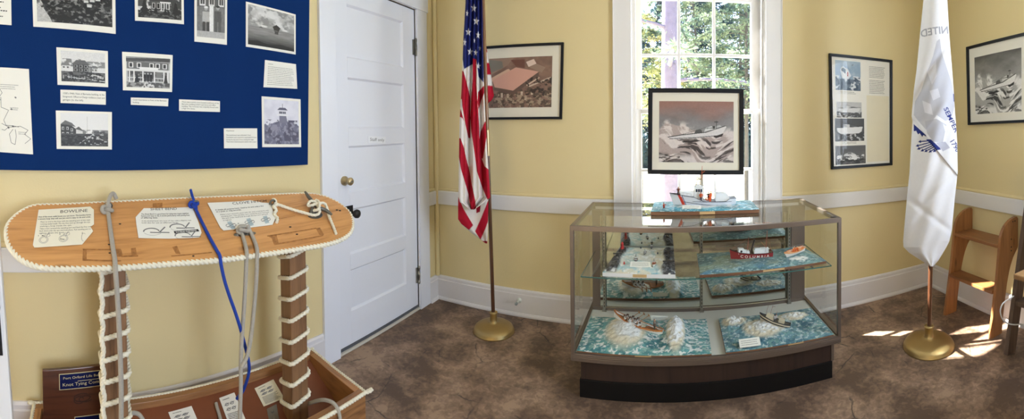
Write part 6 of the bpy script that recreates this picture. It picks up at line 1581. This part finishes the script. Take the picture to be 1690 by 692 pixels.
DARKW = woodmat('dark_weathered_wood', (98, 78, 66), (62, 48, 42), 'Z', 9, .55, .0)
t = thing('trestle_stand', 'dark weathered wooden trestle leg leaning by the right wall, behind the brown table', 'trestle', (2.05, 1.45, 0))
for y in (1.575, 1.262):
    m = MB(); m.prism([(1.915, y, 0), (2.000, y, 0), (2.243, y, 1.18), (2.168, y, 1.18)], (0, 1, 0), .032); m.build('leg_board', DARKW, t, bevel=.002)
for z, x in ((.30, 1.99), (.72, 2.085)):
    m = MB(); m.box(x, x + .09, 1.294, 1.575, z, z + .028); m.build('rail_board', DARKW, t, bevel=.002)

TABW = woodmat('brown_table_wood', (146, 110, 70), (104, 74, 46), 'X', 7, .4, .2)
t = thing('side_table', 'corner of a brown wooden table cut off by the right edge of the photo', 'table', (1.80, .92, 0))
m = MB(); m.box(1.526, 2.08, .60, 1.224, .695, .722); m.build('table_top', TABW, t, bevel=.006)
m = MB(); m.box(1.60, 2.02, .66, 1.165, .62, .695); m.build('apron', TABW, t, bevel=.002)
for x in (1.585, 1.99):
    for y in (.65, 1.14):
        m = MB(); w0 = .018; c = (x + .022, y + .02)
        m.hexa([(c[0] - w0, c[1] - w0, 0), (c[0] + w0, c[1] - w0, 0), (c[0] + w0, c[1] + w0, 0), (c[0] - w0, c[1] + w0, 0), (c[0] - .023, c[1] - .023, .695), (c[0] + .023, c[1] - .023, .695), (c[0] + .023, c[1] + .023, .695), (c[0] - .023, c[1] + .023, .695)])
        m.build('leg', TABW, t, bevel=.003)
pts = [on(1, 1.565, x, y) for x, y in ((1673, 489), (1667, 493))] + [on(1, 1.56, x, y) for x, y in ((1660, 497), (1654, 503), (1651, 512), (1652, 521), (1656, 529), (1663, 534))] + [on(1, 1.56, x, y) for x, y in ((1672, 536), (1682, 536), (1692, 535), (1700, 528))]
m = MB(); m.tube(smooth(pts, 80), .0042, 10)
tag(m.build('cable_loop', paint('white_cable', (226, 226, 226), .5, var=.03)), 'white cable hanging in a loop on the dark trestle leg', 'cable')
# ================================================================== the garden beyond the window
GZ = -.85
def grassmat():
    m = paint('sunlit_dry_grass', (224, 218, 184), .9, var=.1, scale=3, c2=(190, 190, 140)); return m
m = MB(); n_ = 60; xs = np.linspace(-26, 34, n_); ys = np.linspace(YB + T + .25, 48, n_); Xg, Yg = np.meshgrid(xs, ys, indexing='ij')
m.grid(np.stack([Xg, Yg, GZ + .25 * (fbm(Xg * .2, Yg * .2) - .5) + .0 * Xg], -1)); o = m.build('ground', grassmat()); o['kind'] = 'structure'
def foliage_mat(name, c, c2):
    m, nt, b = newmat(name)
    tc = N(nt, 'ShaderNodeTexCoord'); no = N(nt, 'ShaderNodeTexNoise'); no.inputs['Scale'].default_value = 2.2; no.inputs['Detail'].default_value = 6
    nt.links.new(tc.outputs['Object'], no.inputs['Vector'])
    mx = N(nt, 'ShaderNodeMix', data_type='RGBA'); mx.inputs[6].default_value = rgb(*c); mx.inputs[7].default_value = rgb(*c2)
    r = N(nt, 'ShaderNodeMapRange'); r.inputs[1].default_value = .38; r.inputs[2].default_value = .62; nt.links.new(no.outputs[0], r.inputs[0]); nt.links.new(r.outputs[0], mx.inputs[0])
    nt.links.new(mx.outputs[2], b.inputs['Base Color']); b.inputs['Roughness'].default_value = .6
    tr = N(nt, 'ShaderNodeBsdfTranslucent'); nt.links.new(mx.outputs[2], tr.inputs[0]); ms = N(nt, 'ShaderNodeMixShader'); ms.inputs[0].default_value = .25
    nt.links.new(b.outputs[0], ms.inputs[1]); nt.links.new(tr.outputs[0], ms.inputs[2]); nt.links.new(ms.outputs[0], nt.nodes['Material Output'].inputs[0]); return m
BARK = paint('violet_grey_bark', (112, 102, 122), .85, var=.25, scale=9, bump=.6, bscale=24)
BARKB = paint('brown_bark', (86, 80, 78), .85, var=.25, scale=9, bump=.6, bscale=24)
FG = [foliage_mat('light_needles', (146, 158, 126), (70, 94, 88)), foliage_mat('dark_needles', (58, 82, 84), (34, 54, 62)), foliage_mat('yellow_leaves', (184, 176, 122), (104, 118, 84))]
rs = np.random.RandomState(11)
def spray(mb, C, D, size, flat=.35):
    """needle sprays: narrow lozenges at C pointing along D"""
    k = len(C); D = D / (np.linalg.norm(D, axis=1)[:, None] + 1e-9)
    W = np.cross(D, rs.normal(size=(k, 3)) * (1, 1, flat)); W /= np.linalg.norm(W, axis=1)[:, None] + 1e-9
    L = size * (.6 + .8 * rs.rand(k))[:, None]; w = L * .20
    V = np.stack([C, C + D * L * .5 + W * w, C + D * L, C + D * L * .5 - W * w], 1).reshape(-1, 3)
    mb.add(V, [(4 * i, 4 * i + 1, 4 * i + 2, 4 * i + 3) for i in range(k)])
def conifer(label, x, y, h, r, trunk_r, mat, bark=BARKB, n_b=70, per=150, z0=.12, size=.14, droop=.35, group='garden trees outside the window', bend=.0, ragged=.3):
    t = thing('conifer_tree', label, 'tree', (x, y, GZ), group)
    m = MB(); zz = np.linspace(0, 1, 14)
    m.tube(np.stack([x + bend * zz ** 2, y + 0 * zz, GZ - .1 + (h + .1) * zz], 1), trunk_r * (1 - .82 * zz), 14); m.build('trunk', bark, t)
    mb = MB(); fb = MB()
    for i in range(n_b):
        q = z0 + (1 - z0) * (i + rs.rand()) / n_b; a = rs.rand() * 2 * PI
        L = r * (1 - q) ** .75 * (1 - ragged + ragged * 2 * rs.rand()) + .15; z = GZ + h * q; bx_ = x + bend * q * q
        s = np.linspace(0, 1, 7); dirn = np.array([math.cos(a), math.sin(a)])
        P = np.stack([bx_ + dirn[0] * L * s, y + dirn[1] * L * s, z + .12 * L * s - droop * L * s ** 2], 1)
        mb.tube(P, trunk_r * .16 * (1 - .85 * s) + .006, 5)
        k = int(per * (.4 + L / r)); u = rs.rand(k) ** .7 * .95 + .08
        C = np.stack([np.interp(u, s, P[:, j]) for j in range(3)], 1); T_ = P[-1] - P[0]
        side = rs.normal(size=(k, 3)) * (1, 1, .45); D = T_ / np.linalg.norm(T_) * .7 + side * .7; D[:, 2] -= .25
        C = C + side * .10 * L * (1 - u)[:, None]
        spray(fb, C, D, size)
    mb.build('branches', bark, t)['kind'] = 'stuff'; f = fb.build('foliage', mat, t, flipfix=False); f['kind'] = 'stuff'
    return t
def at_d(px, d): v = ray(px, 200); return v[0] / v[1] * d, d
x, y = at_d(1106, 7.6); conifer('big pine with a thick violet-grey trunk seen through the left window panes', x, y, 10.5, 2.6, .23, FG[0], BARK, 30, 200, .30, .09, .15)
x, y = at_d(1158, 10.5); conifer('pale green ragged tree seen through the middle window panes', x, y, 8.5, 2.0, .055, FG[0], BARKB, 80, 300, .30, .085, .15, bend=-.5)
x, y = at_d(1232, 9.2); conifer('light green fir with drooping boughs seen through the right window panes', x, y, 9.0, 2.0, .06, FG[0], BARKB, 100, 330, .28, .085, .36)
x, y = at_d(1058, 10.5); conifer('yellowish green tree at the left edge of the window view', x, y, 8.0, 1.5, .05, FG[2], BARKB, 60, 260, .28, .09, .25)
for px, d, h, lab in ((1036, 27, 17, 'dark fir far back, behind the yellowish green tree'), (1086, 33, 20, 'dark fir far back, behind the thick pine trunk'), (1133, 27, 16, 'dark fir behind the pale green ragged tree on its left'), (1180, 31, 19, 'dark fir far back between the ragged tree and the light fir'), (1222, 26, 16, 'dark fir close behind the light green fir'), (1268, 29, 18, 'dark fir at the right edge of the window view')):
    x, y = at_d(px, d); conifer(lab, x, y, h, 3.2, .16, FG[1], BARKB, 80, 150, .05, .30, .35)
# clipped hedge across the back of the lawn
hb = thing('hedge', 'long low dark hedge across the back of the sunny lawn', 'hedge', (3, 22, GZ))
m = MB(); k = 9000; C = np.stack([rs.uniform(-9, 16, k), 22 + rs.uniform(-.6, .6, k), GZ + rs.uniform(0, 1, k) ** .8 * 1.9], 1); spray(m, C, rs.normal(size=(k, 3)) + (0, -.4, .4), .34)
m.build('hedge_leaves', FG[1], hb, flipfix=False)['kind'] = 'stuff'
m = MB(); m.box(-9, 16, 21.75, 22.25, GZ, GZ + 1.7); m.build('hedge_body', FG[1], hb)
# ================================================================== light
w = bpy.data.worlds.new('sky'); SC.world = w; w.use_nodes = True
nt = w.node_tree; bgn = nt.nodes['Background']
tc = N(nt, 'ShaderNodeTexCoord'); sx = N(nt, 'ShaderNodeSeparateXYZ'); nt.links.new(tc.outputs['Generated'], sx.inputs[0])
rp = N(nt, 'ShaderNodeValToRGB'); rp.color_ramp.elements[0].position = .0; rp.color_ramp.elements[0].color = (.70, .80, .92, 1)
rp.color_ramp.elements[1].position = .6; rp.color_ramp.elements[1].color = (.32, .52, .95, 1)
nt.links.new(sx.outputs[2], rp.inputs[0]); nt.links.new(rp.outputs[0], bgn.inputs[0]); bgn.inputs[1].default_value = 4.2

def lamp(name, kind, energy, color, loc=(0, 0, 0), direction=None, **kw):
    d = bpy.data.lights.new(name, kind); d.energy = energy; d.color = color
    for k, v in kw.items(): setattr(d, k, v)
    o = bpy.data.objects.new(name, d); COL.objects.link(o); o.location = loc
    if direction is not None: o.rotation_euler = Vector(direction).to_track_quat('-Z', 'Y').to_euler()
    return o
lamp('sun', 'SUN', 62.0, (1, .95, .85), (-6, 6, 8), (.83, -.525, -1.0), angle=math.radians(.6))
# daylight by the right window out of frame; the left lamp is added fill
lamp('daylight_right_window', 'AREA', 84, (.74, .85, 1), (XR + .13, (RY0 + RY1) / 2, 1.6), (-1, .12, -.08), shape='RECTANGLE', size=1.05, size_y=1.5)
lamp('added_fill_left', 'AREA', 33, (1, .96, .90), (XL - .13, (LY0 + LY1) / 2, 1.6), (1, .25, -.05), shape='RECTANGLE', size=1.0, size_y=1.5)
lamp('daylight_back_window', 'AREA', 20, (.88, .94, 1), (.26, YB + .135, 1.75), (0, -1, -.12), shape='RECTANGLE', size=.85, size_y=1.3)
SC.view_settings.view_transform = 'Standard'
SC.view_settings.look = 'None'
SC.view_settings.gamma = 1.0
SC.view_settings.exposure = 0.0
SC.view_settings.use_curve_mapping = False
SC.cycles.use_denoising = True
SC.cycles.max_bounces = 10
SC.cycles.transparent_max_bounces = 24
SC.cycles.glossy_bounces = 5
SC.cycles.sample_clamp_indirect = 6.0
SC.cycles.caustics_reflective = True
SC.cycles.blur_glossy = .3
